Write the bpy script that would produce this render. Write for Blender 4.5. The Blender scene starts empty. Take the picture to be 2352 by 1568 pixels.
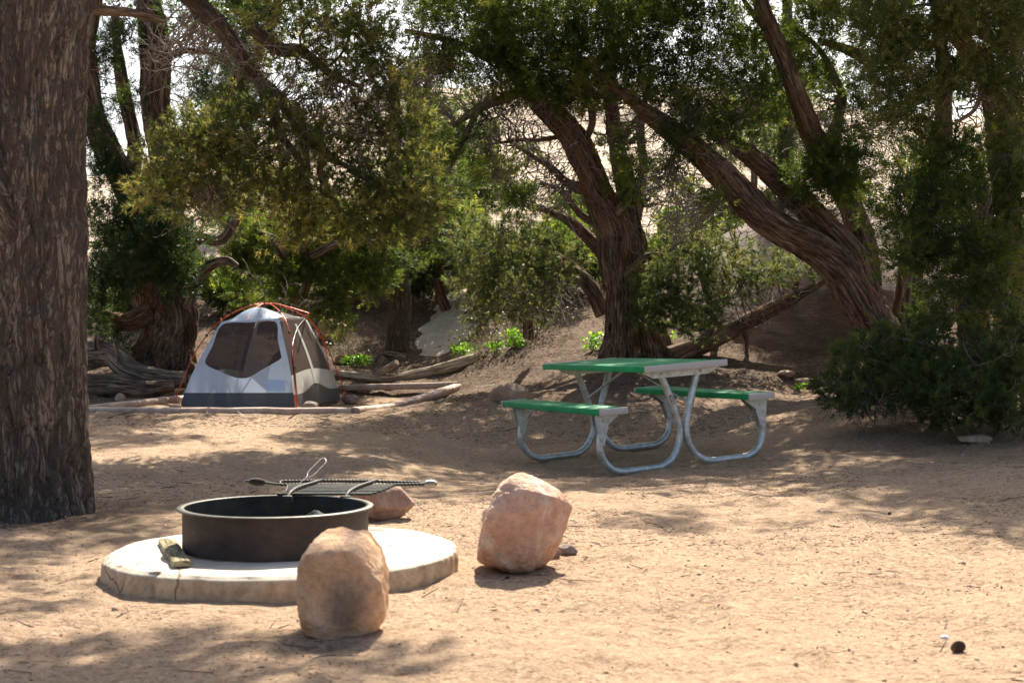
import bpy, math, random
import numpy as np
from mathutils import Vector
sc = bpy.context.scene
R = math.radians
rng = np.random.default_rng(11)
random.seed(5)

# ------------------------------------------------------------------ camera
F = 3228.6; CX = 1176.0; HY = 773.6; EYE = 0.98       # photo geometry in a 2352-px-wide frame
cd = bpy.data.cameras.new("camera"); cam = bpy.data.objects.new("camera", cd)
sc.collection.objects.link(cam); sc.camera = cam
cam.location = (0, 0, EYE); cam.rotation_euler = (R(90), 0, 0)
cd.sensor_width = 36; cd.lens = F / 2352 * 36; cd.shift_y = -(784 - HY) / 2352
cd.clip_start = 0.05; cd.clip_end = 2000
cd.dof.use_dof = True; cd.dof.focus_distance = 11.0; cd.dof.aperture_fstop = 5.6

# ------------------------------------------------------------------ light
SUN_EL, SUN_AZ = R(48), R(9)                        # azimuth from +Y toward +X
w = bpy.data.worlds.new("World"); sc.world = w; w.use_nodes = True
nt = w.node_tree; bg = nt.nodes["Background"]
sky = nt.nodes.new("ShaderNodeTexSky"); sky.sky_type = 'NISHITA'; sky.sun_disc = False
sky.sun_elevation = SUN_EL; sky.sun_rotation = SUN_AZ; sky.air_density = 1.0; sky.dust_density = 4.0; sky.ozone_density = 1.0
nt.links.new(sky.outputs[0], bg.inputs[0]); bg.inputs[1].default_value = 0.088
sl = bpy.data.lights.new("sun", 'SUN'); sl.energy = 5.0; sl.angle = R(0.53); sl.color = (1.0, 0.925, 0.79)
so = bpy.data.objects.new("sun", sl); sc.collection.objects.link(so)
sd = Vector((math.sin(SUN_AZ) * math.cos(SUN_EL), math.cos(SUN_AZ) * math.cos(SUN_EL), math.sin(SUN_EL)))
so.rotation_euler = (sd).to_track_quat('Z', 'Y').to_euler(); so.location = (5, 30, 30)
sc.view_settings.view_transform = 'Standard'; sc.view_settings.look = 'None'
sc.view_settings.exposure = 1.28; sc.view_settings.gamma = 1.0
sc.cycles.max_bounces = 8; sc.cycles.transparent_max_bounces = 16
sc.cycles.use_denoising = True

# ------------------------------------------------------------------ maths helpers
def P(px, py, Y):
    return np.array([(px - CX) / F * Y, Y, EYE - (py - HY) / F * Y])

def _h(i, j, k, s=0):
    n = (i.astype(np.int64) * 73856093) ^ (j.astype(np.int64) * 19349663) ^ (k.astype(np.int64) * 83492791) ^ (s * 2654435761)
    n = n & 0xffffffff
    n = ((n ^ (n >> 16)) * 0x45d9f3b) & 0xffffffff
    n = ((n ^ (n >> 16)) * 0x45d9f3b) & 0xffffffff
    n = n ^ (n >> 16)
    return (n & 0xffffff) / float(0xffffff) * 2 - 1

def noise(p, s=0):
    p = np.asarray(p, float); i = np.floor(p).astype(np.int64); f = p - i
    u = f * f * f * (f * (f * 6 - 15) + 10)
    x, y, z = i[..., 0], i[..., 1], i[..., 2]
    r = 0
    for a in (0, 1):
        for b in (0, 1):
            for c in (0, 1):
                wt = (u[..., 0] if a else 1 - u[..., 0]) * (u[..., 1] if b else 1 - u[..., 1]) * (u[..., 2] if c else 1 - u[..., 2])
                r = r + wt * _h(x + a, y + b, z + c, s)
    return r

def fbm(p, o=4, s=0, g=.5):
    p = np.asarray(p, float); r = 0; a = 1
    for k in range(o):
        r = r + a * noise(p * 2 ** k + 17.3 * k, s); a *= g
    return r

def ridge(p, o=3, s=0):
    p = np.asarray(p, float); r = 0; a = 1
    for k in range(o):
        r = r + a * (1 - 2 * np.abs(noise(p * 2 ** k + 9.1 * k, s))); a *= .5
    return r

def sstep(a, b, x):
    t = np.clip((x - a) / (b - a), 0, 1); return t * t * (3 - 2 * t)

def catmull(pts, n=12):
    pts = np.asarray(pts, float)
    q = np.vstack([2 * pts[0] - pts[1], pts, 2 * pts[-1] - pts[-2]]); out = []
    for i in range(1, len(q) - 2):
        t = np.linspace(0, 1, n, endpoint=False)[:, None]
        a, b, c, d = q[i - 1], q[i], q[i + 1], q[i + 2]
        out.append(.5 * (2 * b + (c - a) * t + (2 * a - 5 * b + 4 * c - d) * t ** 2 + (3 * b - a - 3 * c + d) * t ** 3))
    out.append(pts[-1:]); return np.vstack(out)

def resample(pts, step):
    d = np.r_[0, np.cumsum(np.linalg.norm(np.diff(pts[:, :3], axis=0), axis=1))]
    n = max(2, int(d[-1] / step) + 1); t = np.linspace(0, d[-1], n)
    return np.stack([np.interp(t, d, pts[:, k]) for k in range(pts.shape[1])], 1)

class Acc:
    def __init__(s): s.V = []; s.F = {}; s.A = {}; s.n = 0
    def add(s, V, Fs, **at):
        V = np.asarray(V, float).reshape(-1, 3); Fs = np.asarray(Fs, np.int64)
        s.F.setdefault(Fs.shape[1], []).append(Fs + s.n); s.V.append(V)
        for k, v in at.items(): s.A.setdefault(k, []).append((s.n, np.asarray(v, float)))
        s.n += len(V); return s

COL = sc.collection
ORG = {}
def build(name, acc, mat, parent=None, org=None, smooth=True, solid=None):
    V = np.vstack(acc.V)
    if parent is not None: o0 = ORG[parent.name]
    else:
        if org is None: org = (float((V[:, 0].min() + V[:, 0].max()) / 2), float((V[:, 1].min() + V[:, 1].max()) / 2), float(V[:, 2].min()))
        o0 = np.array(org, float)
    V = V - o0
    me = bpy.data.meshes.new(name); me.vertices.add(len(V)); me.vertices.foreach_set('co', V.ravel().astype(np.float32))
    li = []; ls = []; st = 0
    for k, L in acc.F.items():
        f = np.vstack(L); li.append(f.ravel()); ls.append(st + np.arange(len(f)) * k); st += f.size
    li = np.concatenate(li); ls = np.concatenate(ls)
    me.loops.add(len(li)); me.loops.foreach_set('vertex_index', li.astype(np.int32))
    me.polygons.add(len(ls)); me.polygons.foreach_set('loop_start', ls.astype(np.int32))
    if smooth: me.polygons.foreach_set('use_smooth', np.ones(len(ls), bool))
    for k, L in acc.A.items():
        dim = L[0][1].shape[1] if L[0][1].ndim > 1 else 1
        arr = np.zeros((len(V), 3)) if dim == 3 else np.zeros(len(V))
        for s0, v in L: arr[s0:s0 + len(v)] = v
        at = me.attributes.new(k, 'FLOAT_VECTOR' if dim == 3 else 'FLOAT', 'POINT')
        at.data.foreach_set('vector' if dim == 3 else 'value', arr.ravel().astype(np.float32))
    me.update(calc_edges=True); me.validate()
    if mat: me.materials.append(mat)
    ob = bpy.data.objects.new(name, me); COL.objects.link(ob)
    if parent is not None: ob.parent = parent
    else: ob.location = o0
    ORG[ob.name] = o0
    if solid:
        m = ob.modifiers.new('thick', 'SOLIDIFY'); m.thickness = solid; m.offset = 0
    return ob

def tag(o, label=None, cat=None, group=None, kind=None):
    if label: o['label'] = label
    if cat: o['category'] = cat
    if group: o['group'] = group
    if kind: o['kind'] = kind
    return o

def empty(name, loc, label, cat, group=None):
    o = bpy.data.objects.new(name, None); COL.objects.link(o); o.location = loc; o.empty_display_size = .1
    ORG[o.name] = np.array(loc, float); return tag(o, label, cat, group)

def gridF(nu, nv, closed=False):
    i = np.arange(nu - 1)[:, None]; m = nv if closed else nv - 1; j = np.arange(m)[None, :]; jn = (j + 1) % nv
    return np.stack([(i * nv + j), (i * nv + jn), ((i + 1) * nv + jn), ((i + 1) * nv + j)], -1).reshape(-1, 4)

def frames(pts):
    T = np.gradient(pts, axis=0); T /= np.linalg.norm(T, axis=1)[:, None] + 1e-9
    N = np.zeros_like(T); a = np.array([1., 0, 0]) if abs(T[0][0]) < .8 else np.array([0, 1., 0])
    n = a - T[0] * (a @ T[0]); n /= np.linalg.norm(n); N[0] = n
    for i in range(1, len(T)):
        n = n - T[i] * (n @ T[i]); n /= np.linalg.norm(n) + 1e-12; N[i] = n
    return T, N, np.cross(T, N)

def tube(acc, pts, rad, sides=8, disp=None, caps=True, squash=None, seed=0., **at):
    pts = np.asarray(pts, float); n = len(pts); rad = np.broadcast_to(rad, (n,)).astype(float)
    T, N, B = frames(pts); th = np.linspace(0, 2 * np.pi, sides, endpoint=False)
    s = np.r_[0, np.cumsum(np.linalg.norm(np.diff(pts, axis=0), axis=1))]
    ct, st_ = np.cos(th), np.sin(th)
    bk = np.stack([rad[:, None] * ct, rad[:, None] * st_, np.repeat(s[:, None], sides, 1)], -1)
    rr = np.repeat(rad[:, None], sides, 1)
    if disp is not None: rr = rr + disp(bk, rad[:, None], s[:, None], seed)
    bk = bk + np.array([0, 0, seed])
    V = pts[:, None, :] + rr[..., None] * (N[:, None, :] * ct[None, :, None] + B[:, None, :] * st_[None, :, None])
    Fq = gridF(n, sides, True)
    acc.add(V.reshape(-1, 3), Fq, bk=bk.reshape(-1, 3), **{k: np.repeat(np.full(n, v), sides) for k, v in at.items()})
    if caps:
        for e, ring in ((0, V[0]), (n - 1, V[-1])):
            idx = np.arange(sides); c = ring.mean(0)
            f = np.stack([idx, (idx + 1) % sides, np.full(sides, sides)], 1)
            if e == 0: f = f[:, ::-1]
            acc.add(np.vstack([ring, c]), f, bk=np.vstack([bk[e], bk[e].mean(0)]))
    return V

def juniper_disp(bk, rad, s, seed):
    tw = .5 * bk[..., 2] + .25 * noise(bk * np.array([2., 2., 2.5]), 77)
    c, sn = np.cos(tw), np.sin(tw)
    q = np.stack([bk[..., 0] * c - bk[..., 1] * sn, bk[..., 0] * sn + bk[..., 1] * c, bk[..., 2] + seed], -1)
    lob = fbm(q * np.array([9, 9, .8]), 2, 3) * .24 * rad - .05 * rad
    fur = ridge(q * np.array([36, 36, 1.8]), 3, 5) * .085 * rad ** .8 * .8
    return lob + fur

def pine_disp(bk, rad, s, seed):
    bk = bk + np.array([0, 0, seed])
    w_ = fbm(bk * np.array([9, 9, 7]), 2, 8)[..., None] * .012
    q = bk + w_ * 3; a = np.abs(noise(q * np.array([15, 15, 2.3]), 4)); b = np.abs(noise((bk - w_) * np.array([34, 34, 7]), 6))
    kn = sum(.035 * np.exp(-(((bk - np.array(c_)) ** 2).sum(-1)) / .0035) for c_ in ((.05, -.2, seed + 2.0), (.22, -.05, seed + 1.95), (.1, -.2, seed + 1.2), (.2, -.1, seed + 2.9)))
    return .03 * rad + fbm(bk * np.array([3, 3, 1.2]), 3, 2) * .07 * rad + (np.minimum(a * 3.4, 1) ** .7) * .026 + np.minimum(b * 3, 1) * .009 + fbm(bk * np.array([60, 60, 30]), 2, 9) * .004 + kn

# ------------------------------------------------------------------ materials
def newmat(name):
    m = bpy.data.materials.new(name); m.use_nodes = True; n = m.node_tree.nodes; l = m.node_tree.links
    return m, n, l, n['Principled BSDF']

def coords(n, l, scale, attr=None, space='Object'):
    mp = n.new('ShaderNodeMapping'); mp.inputs['Scale'].default_value = scale if hasattr(scale, '__len__') else (scale,) * 3
    if attr: a = n.new('ShaderNodeAttribute'); a.attribute_name = attr; l.new(a.outputs['Vector'], mp.inputs[0])
    else: a = n.new('ShaderNodeTexCoord'); l.new(a.outputs[space], mp.inputs[0])
    return mp.outputs[0]

def nz(n, l, vec, scale, detail=5, rough=.55, dist=0):
    t = n.new('ShaderNodeTexNoise'); t.inputs['Scale'].default_value = scale; t.inputs['Detail'].default_value = detail
    t.inputs['Roughness'].default_value = rough; t.inputs['Distortion'].default_value = dist; l.new(vec, t.inputs['Vector']); return t.outputs[0]

def ramp(n, l, fac, stops):
    r = n.new('ShaderNodeValToRGB'); e = r.color_ramp.elements
    for i, (p, c) in enumerate(stops):
        el = e[i] if i < 2 else e.new(p)
        el.position = p; el.color = (*c, 1) if len(c) == 3 else c
    l.new(fac, r.inputs[0]); return r.outputs[0]

def mix(n, l, fac, a, b, typ='MIX'):
    m = n.new('ShaderNodeMix'); m.data_type = 'RGBA'; m.blend_type = typ
    if isinstance(fac, (int, float)): m.inputs[0].default_value = fac
    else: l.new(fac, m.inputs[0])
    for s, v in ((6, a), (7, b)):
        if isinstance(v, tuple): m.inputs[s].default_value = (*v, 1) if len(v) == 3 else v
        else: l.new(v, m.inputs[s])
    return m.outputs[2]

def bump(n, l, h, bs, strength=.5, dist=.01, prev=None):
    b = n.new('ShaderNodeBump'); b.inputs['Strength'].default_value = strength; b.inputs['Distance'].default_value = dist
    l.new(h, b.inputs['Height'])
    if prev is not None: l.new(prev, b.inputs['Normal'])
    l.new(b.outputs[0], bs.inputs['Normal']); return b.outputs[0]

G3 = lambda v: (v, v, v)
def mat_ground():
    m, n, l, b = newmat('sandy_soil')
    v = coords(n, l, 1.0)
    big = nz(n, l, v, .8, 4); mid = nz(n, l, v, 7, 6, .65); fine = nz(n, l, v, 90, 4, .7)
    sand = mix(n, l, ramp(n, l, mid, [(.3, G3(0)), (.7, G3(1))]), (.38, .262, .172), (.56, .41, .275))
    sand = mix(n, l, ramp(n, l, big, [(.35, G3(0)), (.65, G3(.6))]), sand, (.46, .325, .22))
    spk = ramp(n, l, fine, [(.33, (.42, .34, .28)), (.47, G3(1)), (.7, (1.15, 1.12, 1.08))])
    sand = mix(n, l, .75, sand, spk, 'MULTIPLY')
    g2 = nz(n, l, v, 30, 5, .75); sand = mix(n, l, .8, sand, ramp(n, l, g2, [(.34, (.38, .30, .24)), (.45, (.88, .85, .8)), (.55, G3(1)), (.68, (1.2, 1.18, 1.12))]), 'MULTIPLY')
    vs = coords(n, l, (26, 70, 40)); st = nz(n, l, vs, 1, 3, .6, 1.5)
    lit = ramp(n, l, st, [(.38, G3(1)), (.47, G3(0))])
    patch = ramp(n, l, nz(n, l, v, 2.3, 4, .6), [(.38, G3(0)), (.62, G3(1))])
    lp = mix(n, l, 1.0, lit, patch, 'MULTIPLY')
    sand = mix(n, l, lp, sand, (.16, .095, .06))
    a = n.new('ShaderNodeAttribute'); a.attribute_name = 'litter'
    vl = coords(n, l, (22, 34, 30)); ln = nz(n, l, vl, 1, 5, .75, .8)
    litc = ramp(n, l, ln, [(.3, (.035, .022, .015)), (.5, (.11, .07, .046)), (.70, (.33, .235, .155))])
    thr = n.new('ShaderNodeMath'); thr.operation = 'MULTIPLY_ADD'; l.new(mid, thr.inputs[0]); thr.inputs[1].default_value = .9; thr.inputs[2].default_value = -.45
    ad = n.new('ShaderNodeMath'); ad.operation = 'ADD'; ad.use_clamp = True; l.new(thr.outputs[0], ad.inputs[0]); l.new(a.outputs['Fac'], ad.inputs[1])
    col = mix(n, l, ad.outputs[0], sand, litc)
    l.new(col, b.inputs['Base Color']); b.inputs['Roughness'].default_value = .95; b.inputs['Specular IOR Level'].default_value = .15
    p = bump(n, l, nz(n, l, v, 22, 7, .72), b, .8, .04); bump(n, l, fine, b, .5, .008, p)
    return m

def mat_slick():
    m, n, l, b = newmat('pale_slickrock')
    v = coords(n, l, (.05, .10, 1.0)); wv = nz(n, l, v, 2.2, 6, .6, 1.2)
    c = ramp(n, l, wv, [(.30, (.33, .25, .17)), (.42, (.56, .44, .32)), (.56, (.66, .54, .40)), (.72, (.42, .32, .23))])
    v2 = coords(n, l, (.5, .7, 5)); s = ramp(n, l, nz(n, l, v2, 1.0, 6, .7, .6), [(.36, (.45, .4, .36)), (.48, G3(1))])
    c = mix(n, l, .8, c, s, 'MULTIPLY')
    l.new(c, b.inputs['Base Color']); b.inputs['Roughness'].default_value = .9; b.inputs['Specular IOR Level'].default_value = .2
    bump(n, l, nz(n, l, v2, 1.3, 7, .65, .5), b, .8, .4); return m

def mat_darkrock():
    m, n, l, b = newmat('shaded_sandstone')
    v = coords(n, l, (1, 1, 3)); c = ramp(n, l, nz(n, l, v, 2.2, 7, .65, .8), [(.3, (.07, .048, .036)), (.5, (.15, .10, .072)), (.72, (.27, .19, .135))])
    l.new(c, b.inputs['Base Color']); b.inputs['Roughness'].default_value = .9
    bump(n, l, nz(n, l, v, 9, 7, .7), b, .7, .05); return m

def mat_bark(name, dark, midc, light, red=None, sc_=(34, 34, 2.6), st=.9, twist=0, dist=.02):
    m, n, l, b = newmat(name)
    v = coords(n, l, sc_, 'bk'); f = nz(n, l, v, 1.0, 6, .62, .4)
    c = ramp(n, l, f, [(.36, dark), (.5, midc), (.64, light)]); f2 = nz(n, l, coords(n, l, tuple(x * 2.7 for x in sc_), 'bk'), 1.0, 4, .65); c = mix(n, l, .85, c, ramp(n, l, f2, [(.36, G3(.22)), (.52, G3(1)), (.7, G3(1.2))]), 'MULTIPLY')
    if red is not None:
        v2 = coords(n, l, (5, 5, 1.0), 'bk'); c = mix(n, l, ramp(n, l, nz(n, l, v2, 1.0, 4), [(.50, G3(0)), (.66, G3(.5))]), c, red)
    v3 = coords(n, l, (2.5, 2.5, 3.0), 'bk'); c = mix(n, l, .8, c, ramp(n, l, nz(n, l, v3, 1.0, 5, .7), [(.35, (.6, .6, .62)), (.5, G3(1)), (.66, (1.3, 1.27, 1.22))]), 'MULTIPLY')
    l.new(c, b.inputs['Base Color']); b.inputs['Roughness'].default_value = 1; b.inputs['Specular IOR Level'].default_value = .08
    pp = bump(n, l, f, b, st, dist); bump(n, l, f2, b, st, dist * .5, pp); return m

def mat_leaf(name, cols, trans, tf=.35, rough=.5):
    m, n, l, b = newmat(name)
    a = n.new('ShaderNodeAttribute'); a.attribute_name = 'tint'
    c = ramp(n, l, a.outputs['Fac'], cols); l.new(c, b.inputs['Base Color'])
    b.inputs['Roughness'].default_value = rough; b.inputs['Specular IOR Level'].default_value = .35
    t = n.new('ShaderNodeBsdfTranslucent'); tc = mix(n, l, 1.0, c, trans, 'MULTIPLY'); l.new(tc, t.inputs[0])
    ms = n.new('ShaderNodeMixShader'); ms.inputs[0].default_value = tf
    l.new(b.outputs[0], ms.inputs[1]); l.new(t.outputs[0], ms.inputs[2]); l.new(ms.outputs[0], n['Material Output'].inputs[0]); return m

def mat_rock(name, stops, scale=9, patch=None, bs=.6, spots=None):
    m, n, l, b = newmat(name)
    v = coords(n, l, 1.0); c = ramp(n, l, nz(n, l, v, scale, 6, .62, .5), stops)
    if patch is not None: c = mix(n, l, ramp(n, l, nz(n, l, v, scale * .55, 5, .6, .8), [(.5, G3(0)), (.56, G3(.7))]), c, patch)
    if spots is not None:
        g = n.new('ShaderNodeVectorMath'); g.operation = 'DISTANCE'; l.new(coords(n, l, (1, .4, .7)), g.inputs[0]); g.inputs[1].default_value = spots[0]
        ad = n.new('ShaderNodeMath'); ad.operation = 'MULTIPLY_ADD'; l.new(nz(n, l, v, 26, 4, .6), ad.inputs[0]); ad.inputs[1].default_value = -.07; l.new(g.outputs['Value'], ad.inputs[2])
        c = mix(n, l, ramp(n, l, ad.outputs[0], [(.0, G3(.85)), (spots[1], G3(0))]), c, spots[2])
    l.new(c, b.inputs['Base Color']); b.inputs['Roughness'].default_value = .88; b.inputs['Specular IOR Level'].default_value = .25
    f2 = nz(n, l, v, scale * 6, 6, .7); c2 = mix(n, l, .7, c, ramp(n, l, f2, [(.32, G3(.68)), (.5, G3(1)), (.68, G3(1.2))]), 'MULTIPLY'); l.new(c2, b.inputs['Base Color']); p = bump(n, l, nz(n, l, v, scale * 2.2, 8, .68), b, bs, .05); bump(n, l, f2, b, .5, .012, p); return m

def mat_simple(name, col, rough=.5, metal=0., var=.15, scale=20, bs=.15, spec=.5, bd=.004):
    m, n, l, b = newmat(name)
    v = coords(n, l, 1.0); f = nz(n, l, v, scale, 5, .6)
    lo = tuple(x * (1 - var) for x in col); hi = tuple(min(1, x * (1 + var)) for x in col)
    l.new(ramp(n, l, f, [(.3, lo), (.7, hi)]), b.inputs['Base Color'])
    b.inputs['Roughness'].default_value = rough; b.inputs['Metallic'].default_value = metal; b.inputs['Specular IOR Level'].default_value = spec
    if bs: bump(n, l, f, b, bs, bd)
    return m

M = {}
M['ground'] = mat_ground(); M['slick'] = mat_slick(); M['darkrock'] = mat_darkrock()
def mat_pinebark():
    m, n, l, b = newmat('pine_bark'); v = coords(n, l, (34, 34, 5.0), 'bk')
    dn = n.new('ShaderNodeTexNoise'); dn.inputs['Scale'].default_value = .9; dn.inputs['Detail'].default_value = 5; l.new(v, dn.inputs['Vector'])
    sc_ = n.new('ShaderNodeVectorMath'); sc_.operation = 'MULTIPLY_ADD'; sc_.inputs[1].default_value = (3.4, 3.4, 3.4); l.new(dn.outputs['Color'], sc_.inputs[0]); l.new(v, sc_.inputs[2])
    vo = n.new('ShaderNodeTexVoronoi'); vo.feature = 'DISTANCE_TO_EDGE'; vo.inputs['Scale'].default_value = 1.05; l.new(sc_.outputs[0], vo.inputs['Vector'])
    vc = n.new('ShaderNodeTexVoronoi'); vc.inputs['Scale'].default_value = 1.05; l.new(sc_.outputs[0], vc.inputs['Vector']); sp = n.new('ShaderNodeSeparateColor'); l.new(vc.outputs['Color'], sp.inputs[0])
    plate = ramp(n, l, sp.outputs[0], [(0, (.17, .135, .105)), (.45, (.21, .168, .132)), (.85, (.24, .195, .155)), (1, (.30, .25, .20))])
    fine = nz(n, l, coords(n, l, (110, 110, 30), 'bk'), 1.0, 5, .7); plate = mix(n, l, .8, plate, ramp(n, l, fine, [(.34, G3(.5)), (.55, G3(1.1))]), 'MULTIPLY')
    big = nz(n, l, coords(n, l, (4, 4, 1.6), 'bk'), 1.0, 4); plate = mix(n, l, ramp(n, l, big, [(.38, G3(0)), (.65, G3(.6))]), plate, (.14, .112, .094))
    f1 = nz(n, l, coords(n, l, (17, 17, 2.4), 'bk'), 1.0, 5, .6, .9); f2 = nz(n, l, coords(n, l, (38, 38, 7), 'bk'), 1.0, 5, .65, 1.2)
    e1 = ramp(n, l, f1, [(.44, G3(1)), (.49, G3(0)), (.51, G3(0)), (.56, G3(1))]); e2 = ramp(n, l, f2, [(.46, G3(1)), (.5, G3(.45)), (.54, G3(1))])
    edge = mix(n, l, 1.0, e1, e2, 'MULTIPLY'); c = mix(n, l, edge, (.095, .074, .060), plate)
    l.new(c, b.inputs['Base Color']); b.inputs['Roughness'].default_value = .95; b.inputs['Specular IOR Level'].default_value = .15
    pp = bump(n, l, edge, b, 1.0, .018); bump(n, l, fine, b, .9, .008, pp); return m
M['bark_pine'] = mat_pinebark()
M['bark_jun'] = mat_bark('juniper_bark', (.040, .028, .021), (.165, .12, .09), (.33, .26, .20), (.20, .085, .045))
M['bark_grey'] = mat_bark('weathered_wood', (.06, .045, .035), (.22, .175, .14), (.42, .35, .28), None, (30, 30, 2.2))
M['pale_wood'] = mat_bark('pale_driftwood', (.22, .17, .12), (.46, .37, .27), (.66, .56, .43), None, (26, 26, 2.0), .7)
M['twig'] = mat_simple('twig_bark', (.085, .062, .048), .9, 0, .4, 30, 0)
M['twig_grey'] = mat_simple('dead_twig', (.19, .16, .135), .85, 0, .35, 30, 0)
M['twig_pale'] = mat_simple('dry_stem', (.28, .22, .16), .85, 0, .35, 30, 0)
M['pine'] = mat_leaf('pinyon_needles', [(0, (.058, .078, .030)), (.5, (.11, .125, .048)), (1, (.24, .22, .10))], (2.1, 2.0, .95), .54)
M['jun'] = mat_leaf('juniper_foliage', [(0, (.022, .044, .015)), (.5, (.052, .085, .024)), (1, (.15, .165, .05))], (2.3, 2.2, .85), .52)
M['jun_dark'] = mat_leaf('dark_juniper_foliage', [(0, (.016, .036, .014)), (.5, (.030, .058, .019)), (1, (.065, .092, .028))], (2.1, 2.1, .85), .44)
M['pine_dark'] = mat_leaf('green_pine_needles', [(0, (.036, .062, .022)), (.5, (.066, .098, .034)), (1, (.13, .145, .052))], (2.0, 2.0, .9), .45)
M['pine_grey'] = mat_leaf('grey_green_needles', [(0, (.05, .075, .032)), (.5, (.095, .12, .052)), (1, (.18, .185, .085))], (1.9, 1.9, 1), .45)
M['pine_bright'] = mat_leaf('bright_pine_needles', [(0, (.07, .10, .028)), (.5, (.10, .14, .036)), (1, (.15, .17, .05))], (1.8, 1.8, 1), .45)
M['olive'] = mat_leaf('olive_juniper_foliage', [(0, (.055, .080, .026)), (.5, (.10, .125, .04)), (1, (.18, .185, .065))], (1.6, 1.5, .9), .38)
M['plant'] = mat_leaf('fresh_leaves', [(0, (.10, .24, .03)), (.5, (.16, .34, .04)), (1, (.26, .42, .07))], (1.6, 1.6, .6), .45, .4)
M['scrub'] = mat_leaf('scrub_leaves', [(0, (.05, .07, .025)), (.5, (.09, .11, .04)), (1, (.16, .13, .07))], (1.5, 1.5, .8), .35)

# ------------------------------------------------------------------ ground
TC, TYAW, TL, TW_, TG, TB = np.array([1.08, 12.37]), .415, 1.97, .77, .19, .245
TE = np.array([math.cos(TYAW), math.sin(TYAW)]); TLv = np.array([-math.sin(TYAW), math.cos(TYAW)])
def tslope(x, y): d = np.array([x, y]) - TC; return .072 * (d @ TE) - .007 * (d @ TLv) - .085
ctl = [(-3, 2, 0), (0, 2, 0), (3, 2, .02), (-4, 6, 0), (-1.7, 5.8, .0), (-.2, 6, .02), (1, 6, .01), (3.5, 6, .08), (-3.5, 9, .0), (-1, 9, -.01), (1.2, 9, .0), (3.6, 9, .12),
       (-6, 10, .1), (7, 9, .35), (-4, 12, .08), (-1.5, 12, .04), (-4.2, 15, .165), (-2, 15, .165), (-1, 16.5, .18), (-1, 18, .2), (-3.5, 18, .19), (-4.5, 16.5, .17), (-3, 16.5, .17),
       (-7, 18, .5), (8, 14, .8), (8, 18, 1.3), (-9, 24, 1.6), (9, 24, 2.6)]
for s_, t_ in ((-.8, -.8), (.8, -.8), (-.8, .8), (.8, .8), (0, 0)):
    q = TC + TE * s_ + TLv * t_; ctl.append((q[0], q[1], tslope(*q)))
for a in [(1100, 930, 15), (1250, 900, 15.6), (1400, 870, 16), (1440, 818, 17.5), (900, 855, 19.5), (770, 860, 19.3), (1080, 845, 19.3), (912, 806, 20.6), (300, 880, 18), (380, 832, 19), (1190, 800, 19),
          (2010, 775, 17), (1885, 893, 16.3), (2000, 905, 15.3), (2100, 962, 13), (2300, 1010, 12), (1740, 880, 16), (2330, 780, 16), (950, 650, 24), (1200, 640, 25), (600, 700, 23),
          (300, 720, 23), (1700, 610, 24), (2200, 600, 24), (1650, 930, 14.6), (1900, 960, 13.6)]: ctl.append(tuple(P(*a)))
ctl = np.array(ctl)
def _k(r2): return .5 * r2 * np.log(r2 + 1e-9)
def _tps(ctl, lam=.02):
    X = ctl[:, :2]; n = len(X); K = _k(((X[:, None] - X[None]) ** 2).sum(-1)) + lam * np.eye(n)
    Q = np.c_[np.ones(n), X]; A = np.block([[K, Q], [Q.T, np.zeros((3, 3))]])
    return np.linalg.solve(A, np.r_[ctl[:, 2], 0, 0, 0])
_w = _tps(ctl)
def H0(x, y):
    x = np.asarray(x, float); y = np.asarray(y, float); xc = np.clip(x, -8.5, 8.5); yc = np.clip(y, 2, 25)
    out = _w[-3] + _w[-2] * xc + _w[-1] * yc
    for i, (cx, cy, cz) in enumerate(ctl): out = out + _w[i] * _k((xc - cx) ** 2 + (yc - cy) ** 2)
    out = out + np.clip(y - 25, 0, 10) * .02
    return out
_fr = np.random.default_rng(3); FOOT = [(_fr.uniform(-2.6, 3.4), _fr.uniform(3.4, 11), _fr.uniform(0, 3.14)) for _ in range(110)]
def H(x, y, micro=True):
    x = np.asarray(x, float); y = np.asarray(y, float); z = H0(x, y)
    if micro:
        p = np.stack([x, y, 0 * x], -1)
        pad = sstep(.3, 0, np.maximum(np.abs(x + 3.0) - 1.7, np.abs(y - 16.7) - 1.6))
        sl = 1 - sstep(.95, .7, np.hypot(x + .97, y - 5.87))
        z = z + (fbm(p * 1.6, 3, 21) * .016 + fbm(p * 5, 3, 22) * .010 + fbm(p * 15, 2, 24) * .0045 - .012 * sstep(.45, .75, noise(p * np.array([3.4, 2.6, 1]), 25))) * (1 - .7 * pad) * (.4 + .6 * sl)
        ft = np.zeros_like(z)
        for fx, fy, fa in FOOT:
            dx, dy = x - fx, y - fy; m_ = (np.abs(dx) < .4) & (np.abs(dy) < .4)
            if m_.any():
                a_, b_ = dx[m_] * math.cos(fa) + dy[m_] * math.sin(fa), -dx[m_] * math.sin(fa) + dy[m_] * math.cos(fa); q_ = (a_ / .14) ** 2 + (b_ / .055) ** 2
                ft[m_] += -.011 * np.exp(-q_ ** 2) + .005 * np.exp(-(q_ - 1.5) ** 2 * 3)
        z = z + ft * sl
        far = sstep(13.5, 17, y)
        z = z + far * (1 - pad) * (fbm(p * 3.0, 4, 23) * .03)
    return z
def gz(x, y): return float(H(np.array([x]), np.array([y]))[0])

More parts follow.
